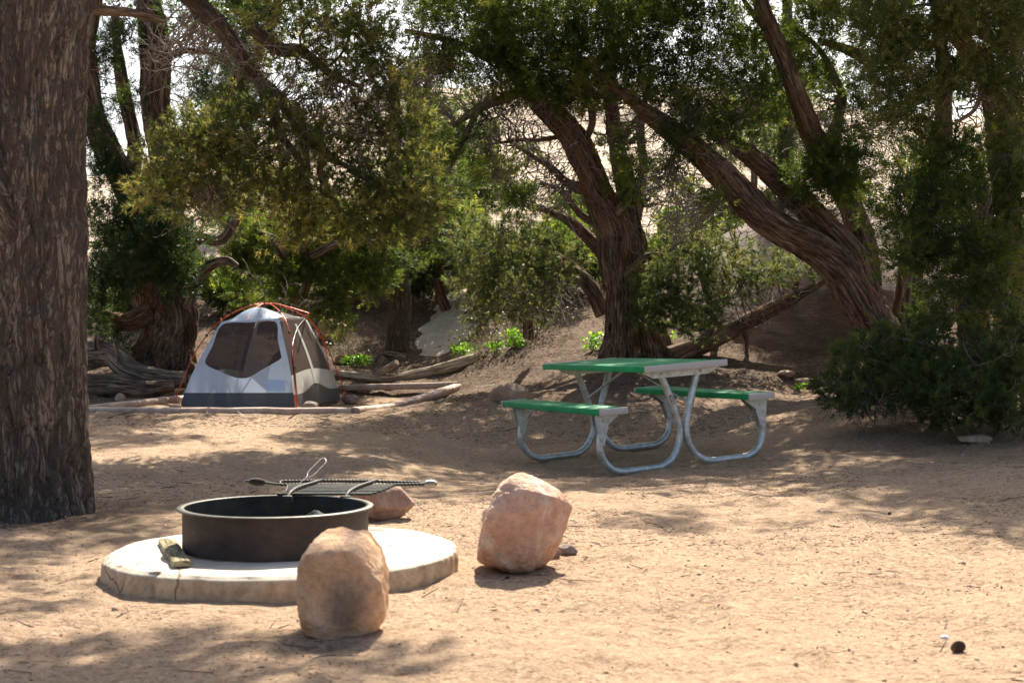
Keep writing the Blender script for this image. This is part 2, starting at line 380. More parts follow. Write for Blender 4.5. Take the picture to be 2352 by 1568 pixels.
def axis(stops):
    out = []
    for a, b, st in stops: out.append(np.arange(a, b, st))
    return np.concatenate(out)
xs = axis([(-400, -60, 40), (-60, -12, 4), (-12, -4.5, .25), (-4.5, 5, .028), (5, 12, .25), (12, 60, 4), (60, 401, 40)])
ys = axis([(-60, 0, 6), (0, 2.6, .3), (2.6, 8, .02), (8, 14, .035), (14, 24, .055), (24, 40, .5), (40, 100, 6), (100, 901, 80)])
gx, gy = np.meshgrid(xs, ys, indexing='ij'); zz = H(gx, gy)
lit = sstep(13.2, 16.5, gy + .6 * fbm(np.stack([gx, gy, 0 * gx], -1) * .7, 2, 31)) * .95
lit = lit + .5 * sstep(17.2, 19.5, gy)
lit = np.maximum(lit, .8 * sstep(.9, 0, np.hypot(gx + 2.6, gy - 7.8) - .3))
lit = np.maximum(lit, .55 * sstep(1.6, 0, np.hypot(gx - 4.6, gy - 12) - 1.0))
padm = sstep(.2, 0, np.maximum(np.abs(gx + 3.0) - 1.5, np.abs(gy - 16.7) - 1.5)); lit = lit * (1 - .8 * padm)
a = Acc(); a.add(np.stack([gx, gy, zz], -1).reshape(-1, 3), gridF(len(xs), len(ys))[:, ::-1], litter=lit.ravel())
tag(build('ground', a, M['ground'], org=(0, 0, 0)), 'sandy reddish tan campsite ground strewn with needles', kind='structure')

# slickrock hill far behind
hx = np.concatenate([np.arange(-160, -40, 4), np.arange(-40, 40, .45), np.arange(40, 161, 4)]); hy = np.concatenate([np.arange(20.5, 62, .35), np.arange(62, 200, 6)])
gx, gy = np.meshgrid(hx, hy, indexing='ij')
rp = np.interp(CX + gx / 60 * F, [-3000, 100, 300, 500, 700, 950, 1200, 1700, 2000, 2352, 6000], [430, 430, 440, 400, 310, 245, 215, 185, 235, 270, 330])
rz = EYE + (HY - rp) / F * 60
t = np.clip((gy - 23) / 37, 0, 1)
hz = 1.75 + (rz - 1.75) * (t ** .92) - 2.6 * (1 - sstep(21.5, 25.2, gy)) * (1 - .45 * np.exp(-((gx + 4.6) / .9) ** 2))
q = np.stack([gx, gy, 0 * gx], -1)
hz += fbm(q * np.array([.09, .16, 1]), 3, 41) * 1.3 * t + ridge(q * np.array([.25, .7, 1]), 3, 42) * .16 * sstep(0, .15, t)
a = Acc(); a.add(np.stack([gx, gy, hz], -1).reshape(-1, 3), gridF(len(hx), len(hy))[:, ::-1])
tag(build('hill', a, M['slick'], org=(0, 60, 0)), 'pale sunlit slickrock hillside behind the trees', kind='structure')
def HH(x, y):
    rpp = np.interp(CX + x / 60 * F, [-3000, 100, 300, 500, 700, 950, 1200, 1700, 2000, 2352, 6000], [430, 430, 440, 400, 310, 245, 215, 185, 235, 270, 330])
    tt = min(max((y - 23) / 37, 0), 1); return 1.75 + (EYE + (HY - rpp) / F * 60 - 1.75) * tt ** .92

# dark bare rock slope right
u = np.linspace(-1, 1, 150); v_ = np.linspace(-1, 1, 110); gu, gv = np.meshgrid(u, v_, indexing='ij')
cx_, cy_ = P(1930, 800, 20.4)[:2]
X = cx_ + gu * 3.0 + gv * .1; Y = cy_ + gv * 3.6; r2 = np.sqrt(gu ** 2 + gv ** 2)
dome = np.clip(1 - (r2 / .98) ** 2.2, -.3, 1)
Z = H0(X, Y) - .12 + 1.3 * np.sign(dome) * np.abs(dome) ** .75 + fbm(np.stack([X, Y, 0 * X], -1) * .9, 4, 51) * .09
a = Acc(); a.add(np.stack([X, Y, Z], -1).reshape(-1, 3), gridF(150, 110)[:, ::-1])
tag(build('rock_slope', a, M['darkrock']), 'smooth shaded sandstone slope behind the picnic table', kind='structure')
# pale bedrock patch left of the shrubs
cx_, cy_ = P(1045, 730, 22)[:2]
X = cx_ + gu * .55 + gv * .25; Y = cy_ + gv * 1.9; r2 = np.sqrt(gu ** 2 + gv ** 2)
Z = H0(X, Y) - .05 + .16 * np.clip(1 - r2 ** 2, -.5, 1) + fbm(np.stack([X, Y, 0 * X], -1) * 1.5, 3, 52) * .05
a = Acc(); a.add(np.stack([X, Y, Z], -1).reshape(-1, 3), gridF(150, 110)[:, ::-1])
M['bed'] = mat_rock('bedrock', [(.3, (.45, .36, .27)), (.7, (.66, .55, .43))], 3)
tag(build('bedrock_slope', a, M['bed']), 'pale bedrock patch showing through the dark litter', kind='structure')

# ------------------------------------------------------------------ foliage
def proto_needles(n=24, ln=.042, wd=.0028, seed=0):
    r = np.random.default_rng(seed); V = []; 
    for i in range(n):
        t = r.uniform(0, .05); ph = r.uniform(0, 6.283); an = r.uniform(.35, 1.15)
        d = np.array([math.cos(ph) * math.sin(an), math.sin(ph) * math.sin(an), math.cos(an)])
        b = np.array([0, 0, t]); s = np.cross(d, r.normal(size=3)); s /= np.linalg.norm(s); L = ln * r.uniform(.7, 1.15)
        V += [b + s * wd, b - s * wd, b + d * L]
    V = np.array(V); return V, np.arange(len(V)).reshape(-1, 3)

def proto_spray(n=22, seed=0, wd=.0115, ln=.034):
    r = np.random.default_rng(seed); V = []; Fs = []
    for i in range(n):
        t = (i + r.uniform(0, 1)) / n * .13; ph = i * 2.4 + r.uniform(-.4, .4); an = r.uniform(.3, .95)
        d = np.array([math.cos(ph) * math.sin(an), math.sin(ph) * math.sin(an), math.cos(an)])
        b = np.array([math.cos(ph) * .004, math.sin(ph) * .004, t]); s = np.cross(d, r.normal(size=3)); s /= np.linalg.norm(s)
        L = ln * r.uniform(.7, 1.3) * (1.5 - t / .13); W = wd * r.uniform(.6, 1.1); k = len(V)
        V += [b, b + d * L * .55 + s * W * .5, b + d * L, b + d * L * .5 - s * W * .5]; Fs.append([k, k + 1, k + 2, k + 3])
    return np.array(V), np.array(Fs)
PN = [proto_needles(seed=i) for i in range(5)]
PS = [proto_spray(seed=i) for i in range(5)]
PSL = [proto_spray(8, seed=i, wd=.034, ln=.06) for i in range(3)]
PNL = [proto_needles(12, .07, .006, seed=i) for i in range(3)]

def unit(v): return v / (np.linalg.norm(v, axis=-1, keepdims=True) + 1e-9)
def scatter(acc, protos, pos, dirs, scale, tint):
    n = len(pos); pick = rng.integers(0, len(protos), n); Z = unit(dirs)
    a = unit(np.cross(Z, unit(rng.normal(size=(n, 3))))); b = np.cross(Z, a)
    for k, (pv, pf) in enumerate(protos):
        ix = np.where(pick == k)[0]
        if not len(ix): continue
        V = pos[ix, None] + scale[ix, None, None] * (pv[None, :, 0, None] * a[ix, None] + pv[None, :, 1, None] * b[ix, None] + pv[None, :, 2, None] * Z[ix, None])
        m = len(pv); Fs = (pf[None] + (np.arange(len(ix)) * m)[:, None, None]).reshape(-1, pf.shape[1])
        acc.add(V.reshape(-1, 3), Fs, tint=np.repeat(np.clip(tint[ix] + rng.normal(0, .12, len(ix)), 0, 1), m))

def wander(a, b, n, amp):
    t = np.linspace(0, 1, n)[:, None]; L = np.linalg.norm(b - a)
    p = a * (1 - t) + b * t; off = rng.normal(size=(3,)) * amp * L; off2 = rng.normal(size=(3,)) * amp * L
    return p + np.sin(t * np.pi) * off + np.sin(t * 2 * np.pi) * off2 * .5

class Tree:
    def __init__(s, name, base, label, cat, group=None):
        s.root = empty(name, tuple(base), label, cat, group); s.sk = []; s.tw = Acc(); s.fo = Acc(); s.dead = Acc()
    def limb(s, spec, mat, disp=juniper_disp, sides=36, step=.035, name='trunk', world=False, seed=None, base_flare=0):
        pts = np.array([np.r_[P(a[0], a[1], a[2]), a[3] * a[2] / F] if not world else np.array(a, float) for a in spec])
        c = resample(catmull(pts, 16), step)
        L = len(c); t = np.arange(L) * step
        wob = (0 if disp is pine_disp and sides > 100 else 1) * np.stack([fbm(np.stack([t * 1.1 + k * 9, t * 0 + pts[0, 0], t * 0], -1), 2, 60 + k) for k in range(3)], 1)
        c[:, :3] += wob * (c[:, 3:4] * .28) * np.clip(t / .3, 0, 1)[:, None]
        r = np.maximum(c[:, 3], .004)
        if base_flare: r = r * (1 + base_flare * np.exp(-t / .22))
        ac = Acc(); tube(ac, c[:, :3], r, sides, disp, seed=(rng.uniform(0, 50) if seed is None else seed))
        if disp is juniper_disp and sides >= 26:
            for _ in range(int(L * step * (30 + 260 * r.mean()))):
                k0 = rng.integers(0, max(1, L - 4)); k1 = min(L - 1, k0 + int(rng.uniform(.12, .5) / step)); kk = np.arange(k0, k1 + 1)
                if len(kk) < 4: continue
                T_, N_, B_ = FR if _ else (lambda q: q)(frames(c[:, :3])); FR = (T_, N_, B_); th_ = rng.uniform(0, 6.283); u_ = np.linspace(0, 1, len(kk)); lift = (rng.uniform(0, .03) * np.abs(u_ - rng.uniform(.2, .8)) ** 2 * 4 + r[kk] * .06 + .002)
                wd_ = rng.uniform(.003, .009) * np.sin(np.pi * (u_ * .94 + .03)) / np.maximum(r[kk], .02); rr_ = (r[kk] + lift)[:, None]
                V_ = [c[kk, :3] + rr_ * (N_[kk] * np.cos(th_ - .5 * u_ + dw * wd_)[:, None] + B_[kk] * np.sin(th_ - .5 * u_ + dw * wd_)[:, None]) for dw in (-1, 1)]
                V_ = np.stack(V_, 1); bk_ = np.zeros_like(V_); bk_[..., 0] = rng.uniform(0, 9); bk_[..., 2] = (kk * step)[:, None]; bk_[:, 1, 0] += .02
                ac.add(V_.reshape(-1, 3), gridF(len(kk), 2), bk=bk_.reshape(-1, 3))
        build(name, ac, M[mat], s.root); s.sk.append(np.c_[c[:, :3], r][::3]); return s
    def near(s, p, minr=0):
        sk = s._c if getattr(s, '_n', 0) == len(s.sk) else np.vstack(s.sk); s._c = sk; s._n = len(s.sk); d = np.linalg.norm(sk[:, :3] - p, axis=1) + .6 * np.maximum(0, sk[:, 2] - p[2] - .3)
        return sk[np.argmin(d)]
    def blob(s, c, rad, nclump, nspray, protos, scale=1., clump=.16, up=.35, shell=.45, tint=.5, tspread=.32, hub=True, droop=0.):
        c = np.asarray(c, float); rad = np.asarray(rad, float)
        if hub and s.sk:
            q = s.near(c); L = np.linalg.norm(q[:3] - c)
            if L > .12:
                pts = wander(q[:3], c, 10, .10); r0 = min(.55 * q[3], .008 + .013 * L); tube(s.tw, pts, np.linspace(r0, .006, 10), 6)
                s.sk.append(np.c_[pts, np.linspace(r0, .006, 10)])
        d = unit(rng.normal(size=(nclump, 3))); rr = rng.uniform(shell, 1, nclump) ** .6
        cc = c + d * rad * rr[:, None]; cc[:, 2] -= droop * (np.hypot(d[:, 0], d[:, 1]) ** 2) * rr * rad[0]
        loc = [np.array([*c, .008])]
        if hub and s.sk and L <= .12: tube(s.tw, np.array([q[:3], (q[:3] + c) / 2, c]), .006, 5)
        order = np.argsort(rr)
        for k in order:
            sk = np.array(loc); j = np.argmin(np.linalg.norm(sk[:, :3] - cc[k], axis=1)); q = sk[j]
            pts = wander(q[:3], cc[k], 6, .12); L = np.linalg.norm(q[:3] - cc[k]); r0 = min(q[3], .003 + .008 * L)
            tube(s.tw, pts, np.linspace(r0, .0025, 6), 4, caps=False)
            loc += [np.array([*p_, max(.004, r0 * .8)]) for p_ in pts[2:]]
        n = nclump * nspray
        ctr = np.repeat(cc, nspray, 0); dd = unit(rng.normal(size=(n, 3))); outw = unit(ctr - c)
        cl = clump * rng.uniform(.6, 1.25, nclump).repeat(nspray)
        pos = ctr + dd * (cl * rng.uniform(.15, 1, n) ** .6)[:, None]
        dirs = dd * .8 + outw * .35 + np.array([0, 0, up]); tn = np.clip(tint + rng.normal(0, tspread, nclump), 0, 1).repeat(nspray)
        scatter(s.fo, protos, pos, dirs, scale * rng.uniform(.7, 1.25, n), tn)
    def dead_twigs(s, c, rad, n, L=.5, r=.004, bias=(0, 0, 0), acc=None):
        acc = acc or s.dead; c = np.asarray(c, float)
        for _ in range(n):
            a = c + unit(rng.normal(size=3)) * rng.uniform(0, 1) ** .5 * np.asarray(rad); d = unit(rng.normal(size=3) + np.asarray(bias)); l_ = L * rng.uniform(.5, 1.3)
            if s is not None and s.sk:
                q = s.near(a); dq = np.linalg.norm(q[:3] - a)
                if dq < 1.0: pl = wander(q[:3], a, 6, .12); tube(acc, pl, np.linspace(r * 1.6, r, 6), 4, caps=False)
            pts = wander(a, a + d * l_, 8, .14); tube(acc, pts, np.linspace(r * rng.uniform(.7, 1.4), r * .35, 8), 4, caps=False)
            for _ in range(3):
                i = rng.integers(2, 7); d2 = unit(d + rng.normal(size=3) * .8); p2 = wander(pts[i], pts[i] + d2 * l_ * rng.uniform(.25, .5), 5, .14)
                tube(acc, p2, np.linspace(r * .6, r * .25, 5), 3, caps=False)
    def done(s, leaf, twig='twig', dead='twig_grey', crown='crown', label=None):
        if s.fo.n: build(crown, s.fo, M[leaf], s.root, smooth=False)
        if s.tw.n: build('twigs', s.tw, M[twig], s.root)
        if s.dead.n: build('dead_twigs', s.dead, M[dead], s.root)
        return s.root

def PB(px, py, Y, rx, rz, ry): return P(px, py, Y), (rx * Y / F, ry, rz * Y / F)

# --- A: foreground pinyon pine, left edge, its limb hanging into the frame
base = np.array([-2.62, 8.02, gz(-2.62, 8.02)])
T = Tree('pine_tree', base, 'massive pine with furrowed grey brown bark filling the left edge of the view', 'tree')
T.limb([(-2.68, 8.0, -.12, .285), (-2.69, 8.02, .1, .25), (-2.70, 8.0, .6, .234), (-2.705, 8.0, 1.2, .235), (-2.71, 8.0, 1.9, .232), (-2.71, 8.02, 2.4, .228), (-2.68, 8.05, 2.9, .245), (-2.6, 8.1, 3.5, .25), (-2.5, 8.3, 4.6, .24), (-2.6, 8.5, 6.2, .18), (-2.7, 8.6, 7.6, .08)],
       'bark_pine', pine_disp, 170, .016, world=True, seed=3.3)
T.limb([(-2.72, 7.93, 1.45, .13), (-2.84, 7.86, 1.75, .12), (-2.98, 7.8, 2.1, .11), (-3.2, 7.75, 2.8, .10), (-3.5, 7.7, 4.0, .07)], 'bark_pine', pine_disp, 60, .02, 'limb', True)
T.limb([(190, 18, 8.3, 16), (250, 25, 8.5, 13), (310, 30, 8.8, 10), (372, 47, 9.0, 8)], 'bark_jun', juniper_disp, 20, .02, 'broken_limb')
T.limb([(-2.5, 8.2, 3.9, .16), (-2.55, 9.5, 4.3, .14), (-2.75, 11.2, 4.3, .13), (*P(430, -20, 12.2), .09), (*P(500, 55, 12.3), .082), (*P(560, 135, 12.4), .072), (*P(600, 190, 12.5), .06), (*P(640, 225, 12.5), .052), (*P(710, 320, 12.6), .036), (*P(800, 385, 12.6), .024)],
       'bark_pine', juniper_disp, 30, .03, 'limb', True)
T.limb([(590, 175, 12.45, 16), (620, 230, 12.5, 15), (640, 300, 12.5, 12), (690, 370, 12.6, 8)], 'bark_pine', juniper_disp, 20, .03, 'limb')
T.limb([(570, 60, 12.3, 14), (640, 110, 12.5, 16), (690, 115, 12.6, 14), (760, 170, 12.8, 11), (830, 200, 12.9, 7)], 'bark_pine', juniper_disp, 20, .03, 'limb')
T.limb([(735, 320, 12.5, 9), (742, 350, 12.5, 8), (735, 395, 12.5, 7), (755, 440, 12.5, 5), (780, 480, 12.6, 3)], 'bark_jun', juniper_disp, 16, .03, 'limb')
T.limb([(800, 385, 12.6, 9), (860, 420, 12.7, 7), (900, 450, 12.8, 4)], 'bark_pine', juniper_disp, 14, .03, 'limb')
T.limb([(640, 225, 12.5, 12), (560, 260, 12.4, 8), (480, 300, 12.3, 6), (410, 330, 12.2, 4)], 'bark_pine', juniper_disp, 14, .03, 'limb')
for b in [(820, 50, 12.8, 110, 70, .5, 34), (890, 130, 13, 80, 90, .5, 30), (780, 150, 12.6, 90, 70, .5, 22), (900, 250, 12.9, 75, 80, .5, 24), (720, 40, 12.4, 80, 40, .4, 14), (840, 300, 12.8, 70, 60, .5, 18),
          (470, 300, 12.2, 110, 50, .5, 34), (400, 350, 12.0, 75, 60, .4, 22), (560, 330, 12.3, 90, 60, .5, 24), (480, 400, 12.2, 110, 60, .5, 34), (370, 440, 12, 55, 35, .3, 14), (600, 420, 12.4, 100, 55, .5, 28),
          (700, 440, 12.5, 90, 70, .5, 26), (800, 440, 12.7, 100, 75, .5, 30), (900, 430, 12.9, 90, 80, .5, 32), (960, 400, 13.0, 50, 70, .4, 16), (700, 300, 12.5, 70, 50, .4, 12), (850, 500, 12.8, 90, 50, .4, 18), (640, 520, 12.6, 90, 40, .4, 12), (680, 140, 12.7, 80, 55, .5, 14), (620, 270, 12.4, 60, 40, .4, 10), (760, 350, 12.6, 80, 50, .4, 18), (560, 240, 12.4, 60, 40, .4, 10), (960, 470, 13, 60, 40, .4, 16), (900, 500, 12.9, 60, 35, .4, 12), (740, 500, 12.6, 80, 35, .4, 12), (940, 310, 13, 50, 70, .4, 16), (640, 30, 12.3, 60, 30, .3, 7)]:
    c, r = PB(*b[:6]); T.blob(c, r, int(b[6] * 1.15), 8, PN, 1.5, .15, .3, .25, .45, .3, droop=.2)
for b in [(650, 200, 12.5, 90, 80, .4), (700, 260, 12.5, 70, 60, .3), (560, 120, 12.4, 80, 60, .3), (420, 120, 12.6, 70, 60, .5), (500, 470, 12.2, 60, 30, .3), (620, 340, 12.4, 80, 60, .4), (820, 330, 12.7, 80, 70, .4), (880, 210, 12.9, 60, 80, .4), (760, 230, 12.7, 70, 70, .3)]:
    c, r = PB(*b); T.dead_twigs(c, r, 44, .42, .0045)
def over(sx, sy, h): return np.array([sx + h / math.tan(SUN_EL) * math.sin(SUN_AZ), sy + h / math.tan(SUN_EL) * math.cos(SUN_AZ), h])
for k_ in range(105):   # crown above the frame, which shades the ground to the left
    u_ = rng.uniform(); sx, sy = (rng.uniform(-2.6, -.7), rng.uniform(2.6, 4.2)) if u_ < .55 else ((rng.uniform(-3.6, -1.9), rng.uniform(4.2, 7.6)) if u_ < .8 else (rng.uniform(-4.5, -1.6), rng.uniform(7.6, 9.0)))
    c = over(sx, sy, rng.uniform(4.6, 7.4))
    T.blob(c, (.62, .62, .4), 12, 12, PNL, 1.25, .15, .3, .2)
T.done('pine', 'twig', 'twig_grey')

# --- B: old juniper behind the tent
b0 = P(375, 838, 19); T = Tree('juniper_tree', b0, 'old shaggy juniper with several dark stems standing behind the tent', 'tree')
T.limb([(372, 850, 19, 74.1), (380, 800, 19, 58.9), (385, 740, 19, 51.3), (372, 680, 19, 49.4), (380, 600, 19, 43.7), (395, 520, 19, 36.1), (380, 430, 19, 31.3), (372, 330, 19, 29.4), (362, 220, 19, 29.4), (350, 100, 19, 28.5), (338, 0, 19, 25.6), (325, -150, 19, 17.1)], 'bark_jun', sides=60, base_flare=.25)
T.limb([(360, 700, 19, 43.7), (330, 560, 18.8, 32.3), (292, 430, 18.6, 30.4), (240, 330, 18.5, 28.5), (210, 240, 18.4, 24.7), (205, 120, 18.3, 20.9), (215, 0, 18.3, 17.1)], 'bark_jun', sides=44, name='trunk')
T.limb([(300, 425, 18.65, 17.1), (305, 330, 18.9, 15.2), (285, 220, 19, 14.2), (270, 120, 19, 11.4), (262, 20, 19, 9.5)], 'bark_jun', sides=24, name='limb')
T.limb([(390, 470, 19, 22.8), (430, 320, 19, 19.0), (480, 270, 19, 19.0), (530, 215, 19, 19.0), (560, 165, 19, 17.1), (610, 90, 19, 11.4), (640, 0, 19, 7.6)], 'bark_jun', sides=26, name='limb')
T.limb([(372, 150, 19, 9.5), (410, 120, 18.9, 7.6), (460, 118, 18.9, 5.7), (520, 130, 18.9, 3.8)], 'bark_jun', sides=14, name='limb')
T.limb([(345, 720, 18.8, 24.7), (290, 740, 18.7, 19.0), (240, 730, 18.5, 16.1), (190, 715, 18.4, 13.3)], 'bark_jun', sides=24, name='limb')
T.limb([(420, 700, 18.9, 19.0), (450, 640, 18.8, 15.2), (485, 608, 18.7, 14.2), (520, 600, 18.7, 11.4), (545, 612, 18.7, 7.6)], 'bark_grey', sides=22, name='dead_limb')
T.limb([(400, 600, 18.9, 15.2), (450, 550, 18.8, 13.3), (505, 550, 18.7, 11.4), (545, 500, 18.7, 8.5), (570, 460, 18.7, 5.7)], 'bark_jun', sides=18, name='limb')
for b in [(250, 520, 18, 55, 60, .6, 36), (290, 600, 17.9, 60, 60, .6, 40), (360, 560, 17.8, 60, 60, .5, 36), (420, 560, 18, 50, 60, .5, 24), (240, 640, 18, 45, 50, .5, 26), (330, 500, 18.2, 60, 45, .5, 26), (400, 640, 18, 35, 40, .3, 14),
          (215, 720, 18, 30, 45, .4, 14), (275, 780, 18.5, 30, 30, .3, 6),
          (225, 120, 18.5, 35, 60, .5, 16), (300, 90, 18.6, 50, 40, .5, 12), (230, 300, 18.3, 40, 60, .5, 18), (310, 240, 18.8, 40, 40, .4, 9), (250, 420, 18.3, 40, 50, .4, 18), (330, 440, 18.5, 45, 40, .4, 16),
          (470, 190, 18.9, 55, 40, .5, 14), (560, 260, 19, 60, 45, .5, 22), (520, 150, 19, 50, 40, .4, 12), (600, 60, 19, 60, 50, .6, 18), (410, 40, 19, 50, 40, .5, 8)]:
    c, r = PB(*b[:6]); T.blob(c, r, b[6], 14, PS, 1.15, .14, .35, .25, .4)
for b in [(1e-9, 0, 0, 0, 0, 0)][:0] + [(260, 60, 18.6, 60, 50, .4), (240, 180, 18.5, 50, 60, .4), (430, 90, 18.9, 60, 60, .4), (470, 210, 18.9, 60, 60, .4), (420, 240, 18.9, 50, 50, .3), (330, 30, 18.8, 60, 40, .4), (500, 60, 18.9, 70, 60, .4)]:
    c, r = PB(*b); T.dead_twigs(c, r, 16, .5, .006)
for _ in range(26):
    c = np.array([rng.uniform(-6, -2.4), rng.uniform(17.5, 21), rng.uniform(5.6, 7.6)]); T.blob(c, (.55, .6, .4), 14, 12, PSL, 1.1, .2)
T.done('jun_dark')

# --- C: leafy juniper right of the tent, foliage down to its ridge
b0 = P(690, 800, 21); T = Tree('juniper_tree', b0, 'mid green juniper hanging foliage just above and right of the tent', 'tree')
T.limb([(690, 812, 21, 22), (680, 720, 20.6, 18), (700, 620, 19.5, 16), (680, 520, 19.3, 14), (700, 400, 19.2, 12), (690, 250, 19.2, 9)], 'bark_jun', sides=24)
T.limb([(690, 640, 19.6, 14), (640, 560, 19, 10), (590, 530, 19.5, 7)], 'bark_jun', sides=16, name='limb')
T.limb([(700, 600, 19.5, 12), (780, 560, 19, 10), (850, 560, 19.5, 7)], 'bark_jun', sides=16, name='limb')
for b in [(600, 540, 19.7, 55, 45, .5, 30), (560, 610, 19.6, 40, 45, .4, 26), (640, 600, 19.4, 55, 50, .5, 34), (720, 560, 19.5, 60, 50, .5, 34), (790, 540, 19.6, 60, 45, .5, 30), (860, 560, 19.7, 50, 45, .5, 28), (700, 640, 19.3, 60, 45, .5, 32),
          (790, 640, 19.3, 55, 50, .5, 32), (860, 640, 19.5, 45, 40, .4, 24), (760, 700, 19.3, 45, 35, .4, 20), (640, 670, 19.5, 35, 25, .3, 8), (780, 740, 19.3, 20, 22, .2, 6), (560, 680, 19.7, 25, 30, .3, 8), (500, 500, 19.8, 40, 40, .4, 14), (560, 560, 19.8, 60, 50, .5, 26), (740, 500, 19.8, 90, 40, .5, 34), (860, 480, 19.8, 60, 40, .5, 18)]:
    c, r = PB(*b[:6]); T.blob(c, r, b[6], 13, PS, 1.15, .13, .3, .25, .62)
for b in [(660, 700, 18.2, 80, 40, .4), (800, 600, 19.7, 80, 60, .4)]:
    c, r = PB(*b); T.dead_twigs(c, r, 20, .5, .005)
T.done('jun')

# --- D: slim dark-barked pine
b0 = P(912, 812, 20.6); T = Tree('pine_tree', b0, 'slim pine with straight dark trunk rising behind the fallen pale log', 'tree')
T.limb([(914, 822, 20.6, 25), (913, 780, 20.6, 21), (915, 700, 20.6, 20), (912, 620, 20.6, 19), (910, 540, 20.6, 17), (905, 430, 20.6, 13), (910, 300, 20.6, 9), (900, 150, 20.6, 5)], 'bark_pine', pine_disp, 40, .03)
T.limb([(925, 560, 19.4, 6), (960, 520, 19.3, 6), (1000, 535, 19.2, 6), (1045, 550, 19, 5), (1085, 575, 19, 3)], 'bark_jun', sides=12, name='limb')
T.limb([(960, 522, 19.3, 5), (1000, 500, 19.2, 4), (1060, 545, 19.1, 3)], 'bark_jun', sides=12, name='limb')
T.limb([(900, 620, 20.6, 6), (870, 560, 19.4, 5), (850, 520, 19.4, 3)], 'bark_jun', sides=12, name='limb')
for b in [(1000, 480, 19, 60, 40, .5, 16), (1050, 560, 19, 60, 40, .4, 12), (960, 600, 19.2, 40, 40, .4, 8), (1040, 420, 19.2, 50, 40, .5, 12)]:
    c, r = PB(*b[:6]); T.blob(c, r, b[6], 11, PN, 1.6, .13, .3, .2, .5)
for b in [(1000, 530, 19.1, 70, 40, .4), (1050, 580, 19, 60, 50, .4)]:
    c, r = PB(*b); T.dead_twigs(c, r, 22, .55, .005)
T.done('pine_dark', 'twig', 'twig')

# --- E: central juniper
b0 = P(1425, 825, 17.4); T = Tree('juniper_tree', b0, 'thick twisted juniper with split base leaning left behind the picnic table', 'tree')
T.limb([(1414, 838, 17.3, 45), (1418, 800, 17.3, 39), (1424, 740, 17.3, 35), (1430, 660, 17.3, 35), (1422, 590, 17.3, 41), (1395, 500, 17.3, 40.5), (1360, 420, 17.3, 33.4), (1320, 340, 17.2, 31.7), (1270, 260, 17.2, 29.9), (1215, 190, 17.1, 24.6), (1165, 110, 17, 19.4), (1130, 0, 17, 14.1), (1110, -120, 17, 8.8)], 'bark_jun', sides=72, base_flare=.1)
T.limb([(1515, 840, 17.5, 42.2), (1508, 790, 17.5, 37.0), (1480, 690, 17.5, 35.2), (1455, 600, 17.45, 37.0), (1440, 520, 17.5, 28.2), (1440, 430, 17.6, 22.9), (1420, 330, 17.7, 19.4), (1405, 230, 17.8, 15.8), (1400, 100, 17.8, 11.4), (1380, -50, 17.8, 7.0)], 'bark_jun', sides=60, name='trunk', base_flare=.15)
T.limb([(1390, 720, 17.6, 19.4), (1350, 650, 17.7, 17.6), (1300, 610, 17.8, 15.0), (1250, 570, 17.9, 12.3)], 'bark_jun', sides=26, name='limb')
T.limb([(1420, 640, 17.5, 21.1), (1370, 570, 17.6, 15.8), (1310, 510, 17.7, 12.3), (1250, 480, 17.8, 8.8), (1210, 470, 17.8, 5.3)], 'bark_jun', sides=26, name='limb')
T.limb([(1370, 440, 17.3, 17.6), (1310, 425, 17.2, 11.4), (1265, 385, 17.2, 7.9), (1225, 360, 17.2, 6.2), (1180, 330, 17.2, 3.5)], 'bark_jun', sides=24, name='limb')
T.limb([(1300, 310, 17.2, 7.0), (1240, 322, 17.1, 5.3), (1190, 322, 17, 4.4), (1120, 332, 17, 2.6)], 'bark_jun', sides=14, name='limb')
T.limb([(1220, 200, 17.1, 14.1), (1160, 225, 17, 11.4), (1100, 250, 17, 8.8), (1040, 290, 17, 5.3)], 'bark_jun', sides=16, name='limb')
T.limb([(1190, 150, 17, 14.1), (1100, 120, 17, 10.6), (1020, 90, 17, 7.9), (930, 70, 17, 5.3)], 'bark_jun', sides=16, name='limb')
T.limb([(1105, 240, 17, 7.9), (1060, 330, 16.9, 6.2), (1030, 400, 16.9, 3.5)], 'bark_jun', sides=12, name='limb')
T.limb([(1440, 560, 17.6, 16), (1470, 470, 17.8, 13), (1480, 380, 17.9, 11), (1470, 280, 18, 9), (1500, 150, 18, 7)], 'bark_jun', sides=20, name='limb')
T.limb([(1400, 520, 17.5, 11), (1340, 500, 17.6, 9), (1290, 440, 17.6, 7), (1240, 420, 17.6, 4)], 'bark_jun', sides=14, name='limb')
T.limb([(1330, 350, 17.3, 10), (1360, 280, 17.2, 9), (1345, 210, 17.2, 7), (1310, 120, 17.2, 5)], 'bark_jun', sides=14, name='limb')
T.limb([(1430, 640, 17.2, 9), (1480, 590, 17.0, 7), (1530, 580, 16.9, 5), (1580, 540, 16.9, 3)], 'bark_jun', sides=12, name='limb')
T.limb([(1410, 500, 17.3, 12.3), (1430, 475, 17.1, 9.7), (1470, 470, 17.0, 6.2), (1495, 475, 17.0, 3.5)], 'bark_grey', sides=14, name='dead_limb')
T.limb([(1260, 250, 17.2, 14.1), (1330, 180, 17.3, 12.3), (1420, 100, 17.4, 10.6), (1480, 0, 17.5, 7.0)], 'bark_jun', sides=16, name='limb')
